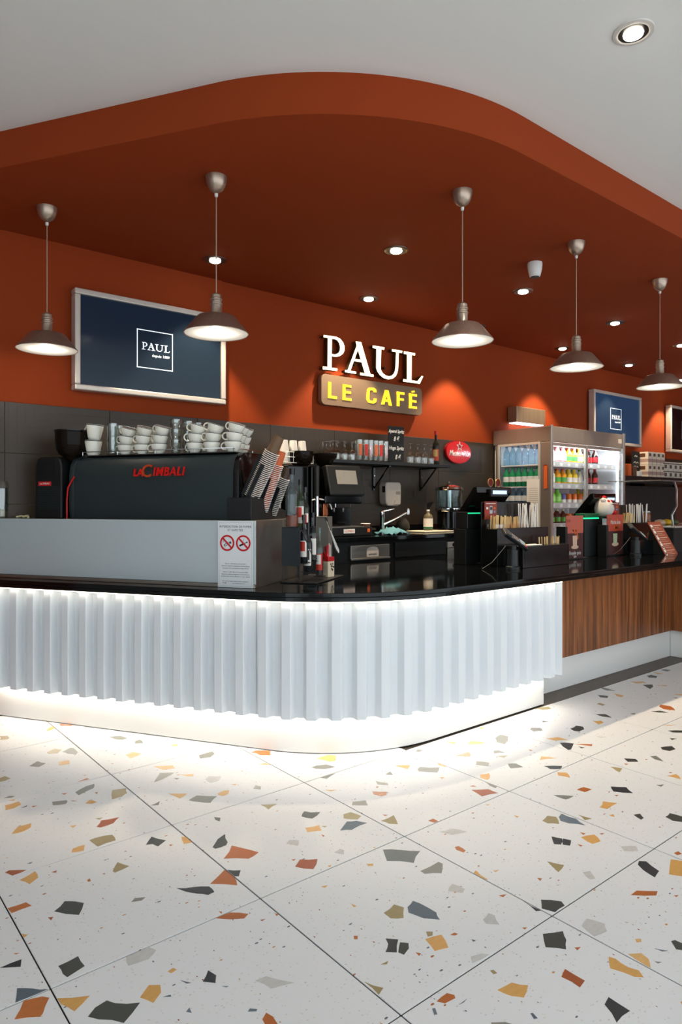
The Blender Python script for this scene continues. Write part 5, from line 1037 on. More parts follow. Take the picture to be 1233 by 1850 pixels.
def straws(u0, u1, v0, v1, z, n, h, label, group):
    rn = random.Random(int(u0*100)+7)
    base = MB().cyl((0, 0, 0), (0, 0, h), .0042, n=8).build('paper_straw', paper, None, smooth=50)
    for k in range(n):
        o = base if k == 0 else base.copy()
        if k: COL.objects.link(o)
        f = (k+.5)/n; o.location = (u0+(u1-u0)*f, v0+(v1-v0)*rn.random(), z); o.rotation_euler = (rn.uniform(-.08, .08), rn.uniform(-.16, .12), 0); o.scale = (1, 1, rn.uniform(.9, 1.02))
        tag(o, label, 'straw', group)
def holder(u0, u1, v0, v1, z, h, label):
    r = thing('clear_holder', label, 'holder', ((u0+u1)/2, (v0+v1)/2, z))
    for nm, a in (('front_wall', (u0, u1, v0, v0+.002)), ('back_wall', (u0, u1, v1-.002, v1)), ('side_wall', (u0, u0+.002, v0+.002, v1-.002)), ('side_wall', (u1-.002, u1, v0+.002, v1-.002))):
        bx(r, nm, pane, a[0], a[1], a[2], a[3], z+.0005, z+h)
ua, ub = PV(888, 950, 3.32).x, PV(938, 950, 3.32).x
holder(ua-.004, ub+.006, 3.275, 3.365, zm, .035, 'clear acrylic holder of wooden stirrers on the front organiser')
sticks(ua+.01, ua+(ub-ua)*.45, 3.29, 3.35, zm+.001, 22, .105, .012, wood_l, 'wooden_stirrer', 'flat pale wooden stirrer standing in the left half of the front stirrer holder', 'stirrer', 'wooden stirrers by the front till', .06)
sticks(ua+(ub-ua)*.5, ub-.01, 3.29, 3.35, zm+.001, 18, .098, .018, kraft, 'wooden_spoon', 'small pale wooden spoon standing in the right half of the front stirrer holder', 'spoon', 'wooden spoons by the front till', .14)
us, ue = PV(942, 950, 3.32).x, PV(971, 950, 3.32).x
straws(us, ue, 3.28, 3.36, zm+.001, 18, .20, 'white paper-wrapped straw standing in the bundle beside the front stirrers', 'straws on the front organiser')
a, b = PV(978, 985, 3.15), PV(1008, 985, 3.15)
sticks(a.x, b.x, 3.12, 3.17, zl+.0005, 20, .062, .009, wood_l, 'short_stick', 'short pale wooden stick in the small bundle on the lower front tray', 'stick', 'short sticks on the front tray', .04)
sug = MB().box(-.022, .022, -.012, .012, 0, .006).build('sugar_sachet', paper, None, bevel=.002, seg=1)
rn = random.Random(11)
for k in range(12):
    o = sug if k == 0 else sug.copy()
    if k: COL.objects.link(o)
    o.location = (4.33+.035*(k % 6), 3.11+.05*(k//6), zl+.0006); o.rotation_euler = (0, 0, rn.uniform(-.6, .6)); tag(o, 'white sugar sachet lying on the lower front tray beside the card terminal', 'sachet', 'sachets on the front tray')
# info card on the organiser
def info_card(x0, x1, y0, y1, v, label):
    A, B = PV(x0, y0, v), PV(x1, y1, v)
    r = thing('info_card', label, 'card', ((A.x+B.x)/2, v, B.z))
    w, h = (B.x-A.x)/2, A.z-B.z
    MB().box(-w, w, -.002, .002, 0, h).build('card', mat('card_brown_red', '8d3522', .45, noise=.05), r)
    MB().box(-w*.2, w*.25, -.003, -.0022, h*.32, h*.75).build('printed_phone', mat('print_grey', 'b8bcc4', .5, noise=.1), r)
    MB().box(-w*.15, w*.2, -.0036, -.0031, h*.52, h*.7).build('printed_screen', mat('print_dark', '30343c', .5, noise=.1), r)
    for sx in (-.6, .6):
        for z, m_ in ((.62, white_p if sx < 0 else orange_m), (.42, redm if sx < 0 else mat('print_blue', '6a84a8', .5, noise=.1))): MB().box(w*sx-w*.15, w*sx+w*.15, -.003, -.0022, h*(z-.06), h*(z+.07)).build('printed_icon', m_, r)
    MB().box(-w*.8, w*.8, -.003, -.0022, h*.86, h*.90).build('printed_heading', white_p, r)
info_card(876, 898, 906, 938, 3.385, 'red-brown card with phone picture on the front organiser')
# ---- card terminals on poles
def terminal(base_px, head0, head1, v, label, wpx):
    q = PZ(*base_px, Z_TOP); q.x -= .045; q.y -= .02; r = thing('card_terminal', label, 'card terminal', (q.x, q.y, Z_TOP))
    dm = mat('terminal_black', '1b1f21', .35, noise=.06)
    MB().lathe([(0, .0005), (.052, .0005), (.052, .018), (.046, .022), (.042, .024), (.040, .085), (.040, .14), (0, .14)], 24).build('pole', dm, r, smooth=40)
    MB().cyl((0, 0, .14), (0, 0, .17), .028, n=18).build('swivel', black, r, smooth=40)
    hd = MB().box(-.125, .115, -.046, .046, -.012, .016).build('handset', dm, r, bevel=.006)
    hd.location = (.012, -.01, .212); hd.rotation_euler = (Matrix.Rotation(math.radians(-12), 3, 'Z') @ Matrix.Rotation(math.radians(30), 3, 'Y') @ Matrix.Rotation(math.radians(38), 3, 'X')).to_euler()
    MB().box(-.05, .03, -.034, .034, .0162, .0175).build('screen', mat('terminal_screen', '4b4038', .25, noise=.05), hd)
    for i in range(4):
        for j in range(3): MB().box(.040+i*.016, .052+i*.016, -.030+j*.021, -.012+j*.021, .0162, .019).build('key', [mat('key_grey', '9aa6b8', .5, noise=.03), MATS['key_grey'], MATS['key_grey'], [redm, mat('key_yellow', 'd8a81c', .5, noise=.03), mat('key_green', '2a9a4a', .5, noise=.03)][j]][i], hd)
    MB().box(-.112, -.07, -.036, .036, .0162, .022).build('printer_lid', mat('terminal_grey', '3a4044', .4, noise=.05), hd)
    MB().tube([(-.06, .02, .17), (-.10, .03, .13), (-.14, .08, .05), (-.20, .12, .006)], .0016, 6).build('cable', mat('grey_cable', '77746e', .5, noise=.05), r, smooth=60)
terminal((930, 1027), 0, 0, 3.1, 'card payment terminal on a round pole in front of the left organiser', 0)
terminal((1150, 1003), 0, 0, 3.1, 'card payment terminal on a pole next to the leaning menu card', 0)
# ---- receipt printers with green light
A, B = PV(845, 925, 3.5), PV(869, 955, 3.5)
rp = thing('receipt_printer', 'small black receipt printer with a green light bar beside the front till', 'printer', ((A.x+B.x)/2, 3.56, Z_TOP))
bx(rp, 'stand', black, A.x-.02, B.x+.01, 3.5, 3.62, Z_TOP+.0005, B.z-.002, .003)
bx(rp, 'housing', black, A.x, B.x, 3.5, 3.62, B.z, A.z, .005)
bx(rp, 'light_bar', green_em, A.x+.005, B.x-.005, 3.4985, 3.4998, A.z-.014, A.z-.006)
A, B = PV(1057, 938, 3.36), PV(1086, 1006, 3.36)
rp = thing('receipt_printer', 'tall black printer column with a green lid between the two posters', 'printer', ((A.x+B.x)/2, 3.42, Z_TOP))
bx(rp, 'column', mat('column_black', '15191a', .4, noise=.05), A.x, B.x, 3.36, 3.47, Z_TOP+.0005, A.z, .003)
C_ = PV(1058, 928, 3.37); bx(rp, 'green_lid', green_em, A.x+.01, B.x-.02, 3.365, 3.46, A.z+.0005, A.z+.012, .002); bx(rp, 'lid_top', mat('lid_green', '0f5a38', .3, noise=.05), A.x+.01, B.x-.02, 3.365, 3.46, A.z+.0125, C_.z, .003)
# ---- poster holders
def poster(x0, x1, y0, y1, v, label, drink, words, top_m):
    A, B = PV(x0, y0, v), PV(x1, y1, v); w, h = (B.x-A.x)/2, A.z-Z_TOP-.012
    r = thing('poster_stand', label, 'poster', ((A.x+B.x)/2, v, Z_TOP))
    MB().box(-w-.035, -w-.004, -.03, .06, .0005, h*.78).build('side_holder', black, r, bevel=.002)
    MB().box(-w-.03, w+.05, -.03, .06, .0005, .012).build('base', black, r, bevel=.002)
    MB().box(-w, w, -.012, -.009, .0125, h+.012).build('sheet', poster_dk, r)
    MB().box(-w, w, -.0128, -.0122, h*.62, h+.012).build('printed_wall', top_m, r)
    MB().box(-w*.98, -w*.5, -.0134, -.0129, h*.88, h*.95).build('printed_brick', poster_red, r)
    lv_ = MB(); rn = random.Random(int(x0))
    for k in range(12):
        x, z = rn.uniform(-.1, .45)*w, h*rn.uniform(.55, .86); a = rn.random()*6; lv_.prism([(x, -.0138, z), (x+w*.18*math.cos(a), -.0138, z+w*.18*math.sin(a)), (x+w*.32*math.cos(a+.4), -.0138, z+w*.32*math.sin(a+.4)), (x+w*.18*math.cos(a+.9), -.0138, z+w*.18*math.sin(a+.9))], (0, .0004, 0))
    lv_.build('printed_leaves', leaf_o, r)
    MB().prism([(-w*.22, -.0145, h*.30), (w*.22, -.0145, h*.30), (w*.27, -.0145, h*.56), (-w*.27, -.0145, h*.56)], (0, .0005, 0)).build('printed_drink', drink, r)
    MB().prism([(w*.42*math.cos(2*math.pi*k/20), -.0142, h*.29+w*.13*math.sin(2*math.pi*k/20)) for k in range(20)], (0, .0003, 0)).build('printed_saucer', latte, r)
    for t_, x, z, s in words: text(t_, s, white_p, r, at(x*w, -.0148, z*h) @ FACE, .0002, shear=.3, sx=.7)
poster(1021, 1052, 932, 1010, 3.28, 'dark red poster of an orange spiced latte standing on the worktop', latte, [('Pumpkin spice', 0, .15, .045), ('latte', 0, .07, .035)], poster_pk)
poster(1095, 1124, 930, 1004, 3.28, 'dark red poster of a pale green drink standing on the worktop', matcha, [('Matcha latte', 0, .84, .05)], mat('poster_brick', 'c04a34', .45, noise=.12))
# ---- second organiser
og2, zl2, zm2, zt2 = organiser(6.06, 6.62, 912, 945, 977, 1165, 'black stepped organiser with straws beside the leaning menu card', (3.14, 3.29, 3.42))
ua, ub = PV(1122, 943, 3.35).x, PV(1152, 943, 3.35).x
sticks(ua, ua+(ub-ua)*.6, 3.30, 3.37, zm2+.001, 18, .105, .014, wood_l, 'wooden_stirrer', 'pale wooden stirrer in the bundle on the second organiser', 'stirrer', 'stirrers on the second organiser', .1)
us, ue = PV(1138, 943, 3.35).x, PV(1165, 943, 3.35).x
straws(us, ue, 3.31, 3.39, zm2+.001, 18, .19, 'white paper-wrapped straw standing on the second organiser', 'straws on the second organiser')
a, b = PV(1171, 972, 3.2), PV(1190, 972, 3.2)
sticks(a.x, b.x, 3.17, 3.24, zl2+.0005, 14, .07, .012, kraft, 'sugar_stick', 'upright kraft sugar stick on the lower tray of the second organiser', 'sugar stick', 'sugar sticks on the second organiser', .04)
info_card(1096, 1119, 907, 930, 3.40, 'red-brown price card with phone picture behind the second poster')
q = PV(1171, 944, 3.35)
js = thing('spice_jar', 'small glass jar of brown spice beside the straws on the second organiser', 'jar', (q.x, 3.36, zm2+.0008))
MB().lathe([(0, 0), (.036, 0), (.038, .005), (.038, .075), (.030, .09), (.03, .1), (0, .1)], 18).build('jar_body', mat('spice_brown', '7a4a24', .25, noise=.4, nscale=60), js, smooth=50)
MB().lathe([(.032, .092), (.034, .094), (.034, .112), (0, .113)], 18).build('lid', steel, js, smooth=50)
# ---- leaning menu card
b0, b1 = PZ(1203, 1003, Z_TOP), PZ(1231, 1001, Z_TOP)
mc = thing('menu_card', 'leaning red-brown drinks menu card with small pictures of cups', 'menu', b0)
W2 = (b1.x-b0.x); v0 = b0.y; zt_ = .30; lean = .17
mA = Matrix(((1, 0, 0, b0.x), (0, 1, lean/zt_, v0), (0, 0, 1, Z_TOP+.001), (0, 0, 0, 1)))
MB().box(0, W2, 0, .004, 0, zt_, mA).build('card', mat('menu_brown_red', '9a4a2e', .4, noise=.06), mc, world=True)
MB().prism([mA @ Vector((.05, .02, 0)), mA @ Vector((.05, .005, zt_*.9)), Vector((b0.x+.05, v0+lean+.06, Z_TOP+.001))], (W2-.1, 0, 0)).build('easel_back', black, mc, world=True)
for k in range(5):
    z = zt_*(.9-k*.19)
    pr = MB(); c = Vector((.035, -.0006, z-.022))
    pr.prism([mA @ (c+Vector((x, 0, zz))) for x, zz in ((-.014, -.026), (.014, -.026), (.02, .026), (-.02, .026))], Vector((0, -.0006, 0))).build('printed_cup', paper, mc, world=True)
    pr = MB().prism([mA @ (c+Vector((x, -.0008, zz))) for x, zz in ((-.010, -.015), (.010, -.015), (.013, .004), (-.013, .004))], Vector((0, -.0004, 0))).build('printed_coffee', brown_m, mc, world=True)
    ln = MB()
    for j, w_ in enumerate((.9, .6, .75)):
        zz = z-.006-j*.016; ln.prism([mA @ Vector((x, -.0006, y)) for x, y in ((.07, zz), (.07+(W2-.085)*w_, zz), (.07+(W2-.085)*w_, zz+(.006 if j == 0 else .003)), (.07, zz+(.006 if j == 0 else .003)))], Vector((0, -.0005, 0)))
    ln.build('printed_lines', mat('menu_print', 'd9b8a4', .6, noise=.05), mc, world=True)
# ---- plush toy
q = PV(1085, 925, 3.44)
pt = thing('plush_toy', 'small white plush toy with red patches sitting at the second till', 'plush toy', (q.x, 3.40, PV(1085, 934, 3.40).z))
plush = mat('white_plush', 'd8cfc4', .95, noise=.08, nscale=60); rp_ = mat('red_plush', 'b8141c', .95, noise=.1, nscale=60)
MB().lathe([(0, -.0), (.05, .004), (.082, .04), (.088, .085), (.075, .13), (.045, .165), (0, .178)], 20).build('body', plush, pt, smooth=70)
for sx, z, s in ((-.05, .155, .026), (.055, .14, .02)): MB().lathe([(0, -s), (s*.7, -s*.7), (s, 0), (s*.7, s*.7), (0, s)], 12, (sx, -.02, z)).build('ear', plush, pt, smooth=70)
for x, y, z, s in ((.045, -.07, .035, .028), (-.02, -.055, .145, .014), (.04, -.05, .148, .014), (0, 0, .178, .022)): MB().lathe([(0, -s), (s*.7, -s*.7), (s, 0), (s*.7, s*.7), (0, s)], 12, (x, y, z)).build('red_patch', rp_, pt, smooth=70)
MB().tube([(-.03, -.088, .12), (0.01, -.094, .112), (.05, -.08, .1)], .002, 6).build('stitched_line', ink, pt, smooth=60)
st_ = thing('printer_stand', 'small black stand under the plush toy behind the printer column', 'stand', (q.x, 3.42, Z_TOP))
bx(st_, 'box', black, q.x-.1, q.x+.1, 3.33+.145, 3.55, Z_TOP+.0005, PV(1085, 934, 3.40).z-.0005); bx(st_, 'top_plate', black, q.x-.1, q.x+.1, 3.345, 3.4745, PV(1085, 934, 3.40).z-.012, PV(1085, 934, 3.40).z-.0005)
# ---- beer tap badges behind the front till
q = PV(887, 872, 4.45); zb_ = q.z-ZC
bt = thing('beer_tap', 'beer tap with two round dark red badges behind the front till', 'beer tap', (q.x, 4.45, ZC))
MB().cyl((0, 0, .0005), (0, 0, zb_-.12), .035, n=20).build('column', chrome, bt, smooth=40)
MB().box(-.12, .12, -.03, .03, zb_-.12, zb_-.075).build('manifold', chrome, bt, bevel=.01)
for sx in (-.06, .06):
    MB().cyl((sx, -.03, zb_-.1), (sx, -.09, zb_-.115), .012, n=10).build('spout', chrome, bt, smooth=40)
    MB().cyl((sx, -.04, zb_), (sx, -.05, zb_), .036, n=28).build('badge', mat('badge_dark_red', '5a1418', .3, noise=.1), bt, smooth=40)
    MB().tube([(sx+.039*math.cos(t), -.046, zb_+.039*math.sin(t)) for t in [2*math.pi*k/24 for k in range(24)]], .005, 6, closed=True).build('badge_ring', mat('brass_ring', 'c9a25a', .3, .9, noise=.05), bt, smooth=50)
    MB().cyl((sx, -.04, zb_-.075), (sx, -.04, zb_-.034), .008, n=8).build('badge_stem', chrome, bt)
# ================================================================== DRINKS FRIDGE
FU0, FU1, FV0, FV1, FZ = 6.216, 7.72, 4.158, 4.90, 2.205
fr = thing('drinks_fridge', 'tall steel drinks fridge with glass side and sliding glass doors', 'fridge', ((FU0+FU1)/2, 4.53, 0))
fst = mat('fridge_steel', 'a0958a', .42, .75, noise=.08, nscale=20, aniso=(1, 1, .05)); fwh = mat('fridge_white', 'e8ecee', .4, noise=.02)
ZG0, ZG1 = .55, 2.03
bx(fr, 'top_box', fst, FU0, FU1, FV0, FV1, ZG1+.01, FZ, .006)
bx(fr, 'base', fst, FU0, FU1, FV0, FV1, .0, ZG0, .006)
bx(fr, 'back_wall', fwh, FU0+.03, FU1-.03, FV1-.03, FV1, ZG0+.001, ZG1+.009)
# side facing us, framed glass
wv0, wv1 = 4.286, 4.822
bx(fr, 'corner_post', fst, FU0, FU0+.04, FV0, wv0, ZG0+.001, ZG1+.009, .004); bx(fr, 'rear_post', fst, FU0, FU0+.04, wv1, FV1-.031, ZG0+.001, ZG1+.009, .004)
sf = bx(fr, 'side_glass', pane, FU0+.015, FU0+.021, wv0, wv1, ZG0+.001, ZG1+.009)
fm = mat('fridge_frame_pale', 'c8c2ba', .4, .4, noise=.04)
for nm, a in (('side_frame', (wv0-.012, wv0+.018, .6, 2.045)), ('side_frame', (wv1-.018, wv1+.012, .6, 2.045)), ('side_frame', (wv0+.018, wv1-.018, 2.02, 2.045))):
    bx(fr, nm, fm, FU0-.008, FU0-.0003, a[0], a[1], a[2], a[3], .002)
bx(fr, 'front_edge_trim', mat('alu_trim', 'b9b8b5', .3, .8, noise=.04), FU0-.004, FU0+.035, FV0-.012, FV0-.0005, .05, FZ+.012, .003)
bx(fr, 'front_edge_trim', MATS['alu_trim'], FU1-.045, FU1+.004, FV0-.012, FV0-.0005, .05, FZ+.012, .003)
# right end wall
bx(fr, 'end_wall', fwh, FU1-.03, FU1-.0005, FV0, FV1-.031, ZG0+.001, ZG1+.009)
# sliding doors
mid = PV(1062, 900, FV0).x
alu = MATS['alu_trim']
for a, b in ((FU0+.045, mid-.004), (mid+.004, FU1-.05)):
    d = bx(fr, 'door_stile', alu, a, a+.02, FV0+.005, FV0+.03, ZG0+.002, ZG1-.03, .002); bx(fr, 'door_stile', alu, b-.022, b, FV0+.005, FV0+.03, ZG0+.002, ZG1-.03, .002)
    bx(fr, 'door_rail', alu, a, b, FV0+.005, FV0+.03, ZG1-.029, ZG1+.005, .002); bx(fr, 'door_glass', pane, a+.0205, b-.0225, FV0+.015, FV0+.02, ZG0+.002, ZG1-.03)
cool = mat('fridge_light', 'ffffff', .5, emit='eaf6ff', es=5)
bx(fr, 'light_tube', cool, FU0+.06, FU1-.06, FV0+.04, FV0+.06, ZG1-.028, ZG1-.012)
bx(fr, 'light_tube', cool, FU1-.05, FU1-.036, FV0+.05, FV0+.064, ZG0+.05, ZG1-.04)
bx(fr, 'light_tube', cool, FU0+.046, FU0+.06, FV0+.05, FV0+.064, ZG0+.05, ZG1-.04)
bx(fr, 'model_badge', white_f, FU1-.14, FU1-.06, FV0-.002, FV0-.0005, FZ-.11, FZ-.06)
bx(fr, 'logo_plate', orange_m, FU0-.004, FU0-.0005, 4.19, 4.235, 1.55, 1.80, .01)
SHZ = [1.80, 1.565, 1.355, 1.135]
rail_m = mat('price_rail', 'c4ccd2', .35, .2, noise=.04); tick = mat('price_ticket', 'e9ecee', .6, noise=.1)
for z in SHZ + [.62]:
    s_ = bx(fr, 'fridge_shelf', fwh, FU0+.05, FU1-.055, FV0+.075, FV1-.031, z, z+.012)
    rl = bx(fr, 'price_rail', rail_m, FU0+.05, FU1-.055, FV0+.062, FV0+.0745, z-.015, z+.045)
    for k in range(9): bx(rl, 'price_ticket', tick, FU0+.12+k*.15, FU0+.17+k*.15, FV0+.0605, FV0+.0618, z-.005, z+.03)
lamp('fridge_lamp', 'AREA', (0, 0, 0), 8, (.9, .96, 1), fr, .1)
fl_ = bpy.data.objects[-1] if False else [o for o in fr.children if o.type == 'LIGHT'][0]
fl_.data.shape = 'RECTANGLE'; fl_.data.size = 1.3; fl_.data.size_y = .05; fl_.location = (0, FV0+.05-4.53, ZG1-.032); fl_.rotation_euler = (math.radians(25), 0, 0)
# paper sheet taped to the glass side
A, B = PU(952, 866, FU0-.012), PU(975, 925, FU0-.012)
sh_ = thing('notice_sheet', 'white printed sheet taped to the glass side of the fridge', 'notice', (FU0-.012, (A.y+B.y)/2, 1.1))
y0, y1 = min(A.y, B.y), max(A.y, B.y)
bx(sh_, 'sheet', paper, FU0-.0105, FU0-.0088, y0, y1, 1.12, A.z); 
for k in range(8): bx(sh_, 'printed_line', mat('grey_print', 'a9a49a'), FU0-.011, FU0-.0106, y0+.02, y1-.03, A.z-.1-k*.022, A.z-.096-k*.022)
bx(sh_, 'printed_photo', brown_m, FU0-.011, FU0-.0106, y0+.06, y1-.06, A.z-.34, A.z-.29)
# ---- bottles in the fridge
def drink_proto(nm, cat, h, r, body, capm, lab, liq=None, shape='b'):
    o = thing(nm, 'x', cat)
    if shape == 'can':
        MB().lathe([(0, 0), (r*.85, 0), (r, .008), (r, h-.01), (r*.85, h), (0, h)], 14).build('body', body, o, smooth=50); MB().lathe([(r*.8, h+.0003), (0, h+.0006)], 14).build('lid', steel, o, smooth=50)
    else:
        MB().lathe([(0, 0), (r*.9, 0), (r, .006), (r, h*.58), (r*.9, h*.68), (r*.42, h*.84), (r*.4, h*.92), (0, h*.92)], 14).build('body', body, o, smooth=50)
        MB().lathe([(r*.46, h*.90), (r*.46, h), (0, h)], 12).build('cap', capm, o, smooth=50)
    if lab: MB().lathe([(r+.0008, h*.25), (r+.0008, h*.52)], 14).build('label_wrap', lab, o, smooth=50)
    return o
M_ = lambda n, c, r=.25: mat(n, c, r, noise=.12, nscale=30)
water = thin_glass('water_bottle', 'cfe6f2', .4); grn = M_('green_plastic', '1d8a5a'); cola = M_('cola_dark', '1c0f0c'); orj = M_('orange_juice', 'f0a01c'); yel = M_('yellow_juice', 'e8cc3a'); lem = M_('pale_drink', 'd8e4c8'); lime = M_('lime_drink', '6ccf4a'); wl_l = M_('white_wrap', 'eef0ee'); rd = M_('red_wrap', 'c81e24'); gr_l = M_('green_wrap', '3fae4a'); bl_l = M_('blue_wrap', '4a66b0'); pk = M_('pink_wrap', 'e08a8c'); or_l = M_('orange_wrap', 'f07820')
KIND = {
 'water': drink_proto('water_bottle', 'bottle', 0.221, 0.036, water, M_('blue_cap', '8fb4d8'), None), 'green': drink_proto('green_bottle', 'bottle', 0.210, 0.040, grn, grn, wl_l),
 'bigw': drink_proto('water_bottle', 'bottle', 0.210, 0.046, water, M_('blue_cap2', '7fa4d0'), wl_l), 'cola': drink_proto('cola_bottle', 'bottle', 0.210, 0.036, cola, rd, rd),
 'orange': drink_proto('juice_bottle', 'bottle', 0.192, 0.040, orj, M_('cap_red', 'c03020'), gr_l), 'yellow': drink_proto('juice_bottle', 'bottle', 0.192, 0.041, yel, M_('cap_y', 'd8c02a'), wl_l),
 'pale': drink_proto('drink_bottle', 'bottle', 0.192, 0.038, lem, M_('cap_g', '3a9a5a'), wl_l), 'pink': drink_proto('drink_bottle', 'bottle', 0.203, 0.038, pk, M_('cap_p', 'c85a60'), wl_l),
 'lime': drink_proto('drink_bottle', 'bottle', 0.186, 0.043, lime, gr_l, M_('green_pale', '9ae07a')), 'tea': drink_proto('tea_bottle', 'bottle', 0.181, 0.034, cola, M_('cap_w', 'e8f0c0'), gr_l),
 'canb': drink_proto('drink_can', 'can', .13, .033, bl_l, None, wl_l, shape='can'), 'cano': drink_proto('drink_can', 'can', .13, .033, or_l, None, wl_l, shape='can'), 'canr': drink_proto('drink_can', 'can', .12, .033, M_('can_red', 'd8303a'), None, None, shape='can')}
KN = {'water': 'clear water bottle', 'green': 'green water bottle', 'bigw': 'large clear water bottle', 'cola': 'cola bottle', 'orange': 'orange juice bottle', 'yellow': 'yellow juice bottle', 'pale': 'pale drink bottle', 'pink': 'pink drink bottle', 'lime': 'lime drink bottle', 'tea': 'iced tea bottle', 'canb': 'blue drink can', 'cano': 'orange drink can', 'canr': 'red drink can'}
ROWS = [(SHZ[0], ['green', 'pale', 'pink', 'pink', 'orange', 'orange', 'yellow', 'cola', None, 'cola', None, None, None], 'top'),
        (SHZ[1], ['pale', 'pale', 'orange', 'orange', 'yellow', 'yellow', 'pale', 'canb', None, 'cola', None, None, None], 'second'),
        (SHZ[2], ['lime', 'lime', 'lime', 'canb', 'cano', 'cano', 'cano', 'yellow', None, 'canr', 'cano', 'canr', 'canr'], 'third'),
        (SHZ[3], ['tea', 'tea', 'tea', 'tea', 'cano', 'cano', 'cano', 'canb', None, None, 'cano', None, None], 'fourth')]
SIDE = {0: 'water', 1: 'green', 2: 'bigw', 3: 'bigw'}
for ri, (z, ks, nm) in enumerate(ROWS):
    for ci, kd in enumerate(ks):
        if not kd: continue
        for d in range(2 if ci > 0 else 1):
            v = FV0+.125+.085*d
            put(KIND[kd], (FU0+.10+ci*.108, v, z+.0125), '%s on the %s fridge shelf, %s from the left%s' % (KN[kd], nm, ORD[ci], ', %s row' % ('front' if d == 0 else 'second')), 'drinks on the %s fridge shelf' % nm, 0)
    for d in range(6):
        put(KIND[SIDE[ri]], (FU0+.085, FV0+.21+d*.082, z+.0125), '%s seen through the fridge side, %s shelf, %s from the front' % (KN[SIDE[ri]], nm, ORD[d]), 'bottles at the fridge side window', 0)
for n_, o in list(KIND.items()):
    if o.name not in used:
        for c in list(o.children): bpy.data.objects.remove(c)
        bpy.data.objects.remove(o)
# ================================================================== FAR RIGHT: shelf with boxes, dark pass, glass case
zq = PV(1160, 861, 4.55).z
s2 = thing('wall_shelf', 'black wall shelf with tea boxes right of the fridge', 'shelf', (9.2, 4.9, zq-.03))
bx(s2, 'board', black, 7.76, 11.0, 4.50, 4.915, zq-.05, zq, .003)
for u in (8.0, 9.3, 10.6): bx(s2, 'bracket', blackg, u-.02, u+.02, 4.70, 4.915, zq-.12, zq-.0505)
dp = thing('black_cabinet', 'black cabinet with dark recess below the tea box shelf', 'cabinet', (9.3, 4.8, 0))
bx(dp, 'carcass', blackm, 7.76, 11.0, 4.62, 4.91, 0, zq-.125, .004); bx(dp, 'front_panel', blackm, 7.80, 9.6, 4.605, 4.6195, .3, zq-.15, .003)
q = PV(1149, 860, 4.66); tp_ = PV(1149, 816, 4.66)
c2 = thing('chalk_board', 'narrow black chalk price board on the shelf right of the fridge', 'chalk board', (q.x, 4.66, zq+.0005))
MB().box(-.10, .10, -.006, .006, 0, tp_.z-zq).build('board', blackm, c2); h2 = tp_.z-zq
MB().box(-.08, .08, .0065, .06, 0, .02).build('foot', black, c2)
for z, w_ in ((.8, .08), (.55, .13), (.38, .12), (.2, .07)): MB().tube([(-w_*.5, -.0065, h2*z), (-w_*.2, -.0065, h2*z+.018), (0, -.0065, h2*z-.006), (w_*.25, -.0065, h2*z+.014), (w_*.5, -.0065, h2*z)], .003, 5).build('chalk_scribble', chalk, c2)
tb_ = thing('tea_box', 'x', 'box')
cream = mat('tea_box_cream', 'd8c8b4', .6, noise=.1); tbl = mat('tea_box_band', '5a4a44', .6, noise=.2)
MB().box(-.055, .055, -.09, .09, 0, .17).build('carton', cream, tb_, bevel=.002, seg=1); MB().box(-.0552, .0552, -.0905, .0905, .03, .075).build('band', mat('tea_box_pink', 'a88a80', .6, noise=.2, nscale=30), tb_)
MB().box(-.03, .03, -.091, -.0902, .11, .15).build('label_patch', tbl, tb_); MB().box(-.0556, -.0552, -.05, .05, .10, .15).build('side_print', brown_m, tb_)
u_a = PV(1161, 858, 4.62).x
for k in range(4):
    for r_ in range(2): put(tb_, (u_a+.08+k*.122, 4.64, zq+.0005+r_*.172), 'cream tea carton, %s column, %s row of the left block on the far shelf' % (ORD[k], ['lower', 'upper'][r_]), 'tea cartons left block', 0)
tc_ = thing('tea_tin', 'x', 'box')
MB().box(-.07, .07, -.07, .07, 0, .11).build('carton', mat('tin_white', 'c9c4b4', .5, noise=.2, nscale=30), tc_, bevel=.002, seg=1); MB().box(-.0705, .0705, -.0705, .0705, .08, .095).build('dark_band', tbl, tc_); MB().box(-.035, .035, -.0712, -.0706, .02, .07).build('label_patch', tbl, tc_)
u_b = PV(1189, 860, 4.62).x
for k in range(4):
    for r_ in range(2): put(tc_, (u_b+.09+k*.15, 4.62, zq+.0005+r_*.112), 'square white tea box, %s column, %s row of the right block on the far shelf' % (ORD[k], ['lower', 'upper'][r_]), 'tea boxes right block', 0)
q = PV(1131, 858, 4.62)
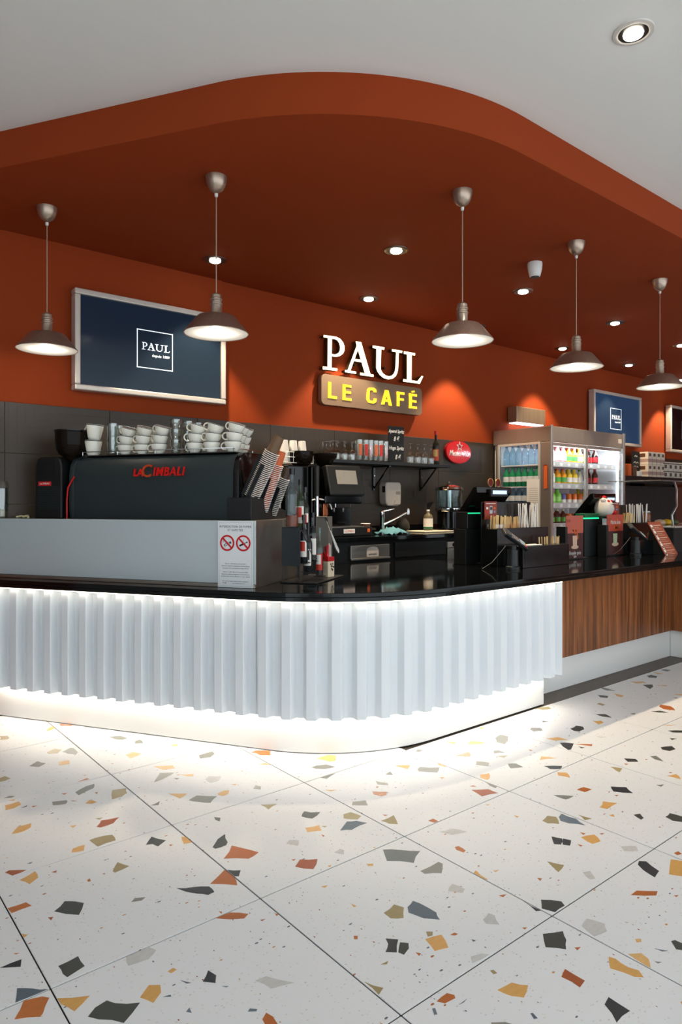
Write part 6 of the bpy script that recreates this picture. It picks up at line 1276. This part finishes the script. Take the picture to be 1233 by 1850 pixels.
for k in range(3):
    o = MB().box(-.04, .04, -.05, .05, 0, [.16, .13, .07][k]).build('snack_pack', [orange_m, brown_m, paper][k], None, bevel=.004); one(o, '%s snack packet on the shelf between fridge and chalk board' % ['tall orange', 'brown', 'small white'][k], 'packet', (q.x+.02+.10*k, 4.62-.02*k, zq+.0005), 0, 'packets beside the fridge')
pq = MB().lathe([(0, 0), (.07, 0), (.12, .012), (.118, .016), (.07, .006), (0, .005)], 24).build('plate', porcelain, None, smooth=50); tag(pq, 'x', 'plate'); up = PV(1226, 855, 4.66).x
for k in range(7): put(pq, (up+.14, 4.68, zq+.0005+k*.016), 'white plate, %s from the bottom of the stack on the far shelf' % ORD[k], 'plate stack on the far shelf', 0)
# glass display case on the return counter
gc = thing('glass_display_case', 'glass food display case at the right picture edge', 'display case', (7.3, 3.2, Z_TOP))
GU = PV(1213, 950, 3.55).x; zt3 = PV(1200, 867, 3.5).z; zl3 = PV(1220, 950, 3.55).z
bx(gc, 'glass_top', mat('smoked_glass_top', '59544e', .1, noise=.03), GU-.35, GU+1.4, 3.5, 4.1, zt3-.012, zt3, .002)
bx(gc, 'ledge', white_f, GU, GU+1.3, 3.5, 4.0, zl3-.02, zl3, .003)
bx(gc, 'cabinet', blackm, GU, GU+1.3, 3.52, 3.98, 0, zl3-.0205, .003)
MB().tube([(GU+.05, 3.55, zl3), (GU+.02, 3.55, zl3+.12), (GU+.14, 3.55, zl3+.22), (GU+.14, 3.55, zt3-.10), (GU+.08, 3.55, zt3-.012)], .012, 8).build('support_arm', steel, gc, world=True, smooth=50)
bx(gc, 'front_glass', pane, GU+.02, GU+1.28, 3.505, 3.511, zl3+.0005, zt3-.0125)
for k, (dx, m_, nm) in enumerate([(.10, M_('bread_roll', 'c8a888'), 'pale bread roll'), (.26, M_('yellow_pack', 'd8a81c'), 'yellow wrapped snack'), (.42, M_('green_pack', '2a5a3a'), 'green wrapped snack')]):
    o = MB().lathe([(0, 0), (.05, .005), (.065, .03), (.05, .06), (0, .07)], 16).build('wrapped_food', m_, None, smooth=60); one(o, '%s inside the glass display case' % nm, 'food', (GU+dx, 3.72, zl3+.0005), 0, 'food in the display case')
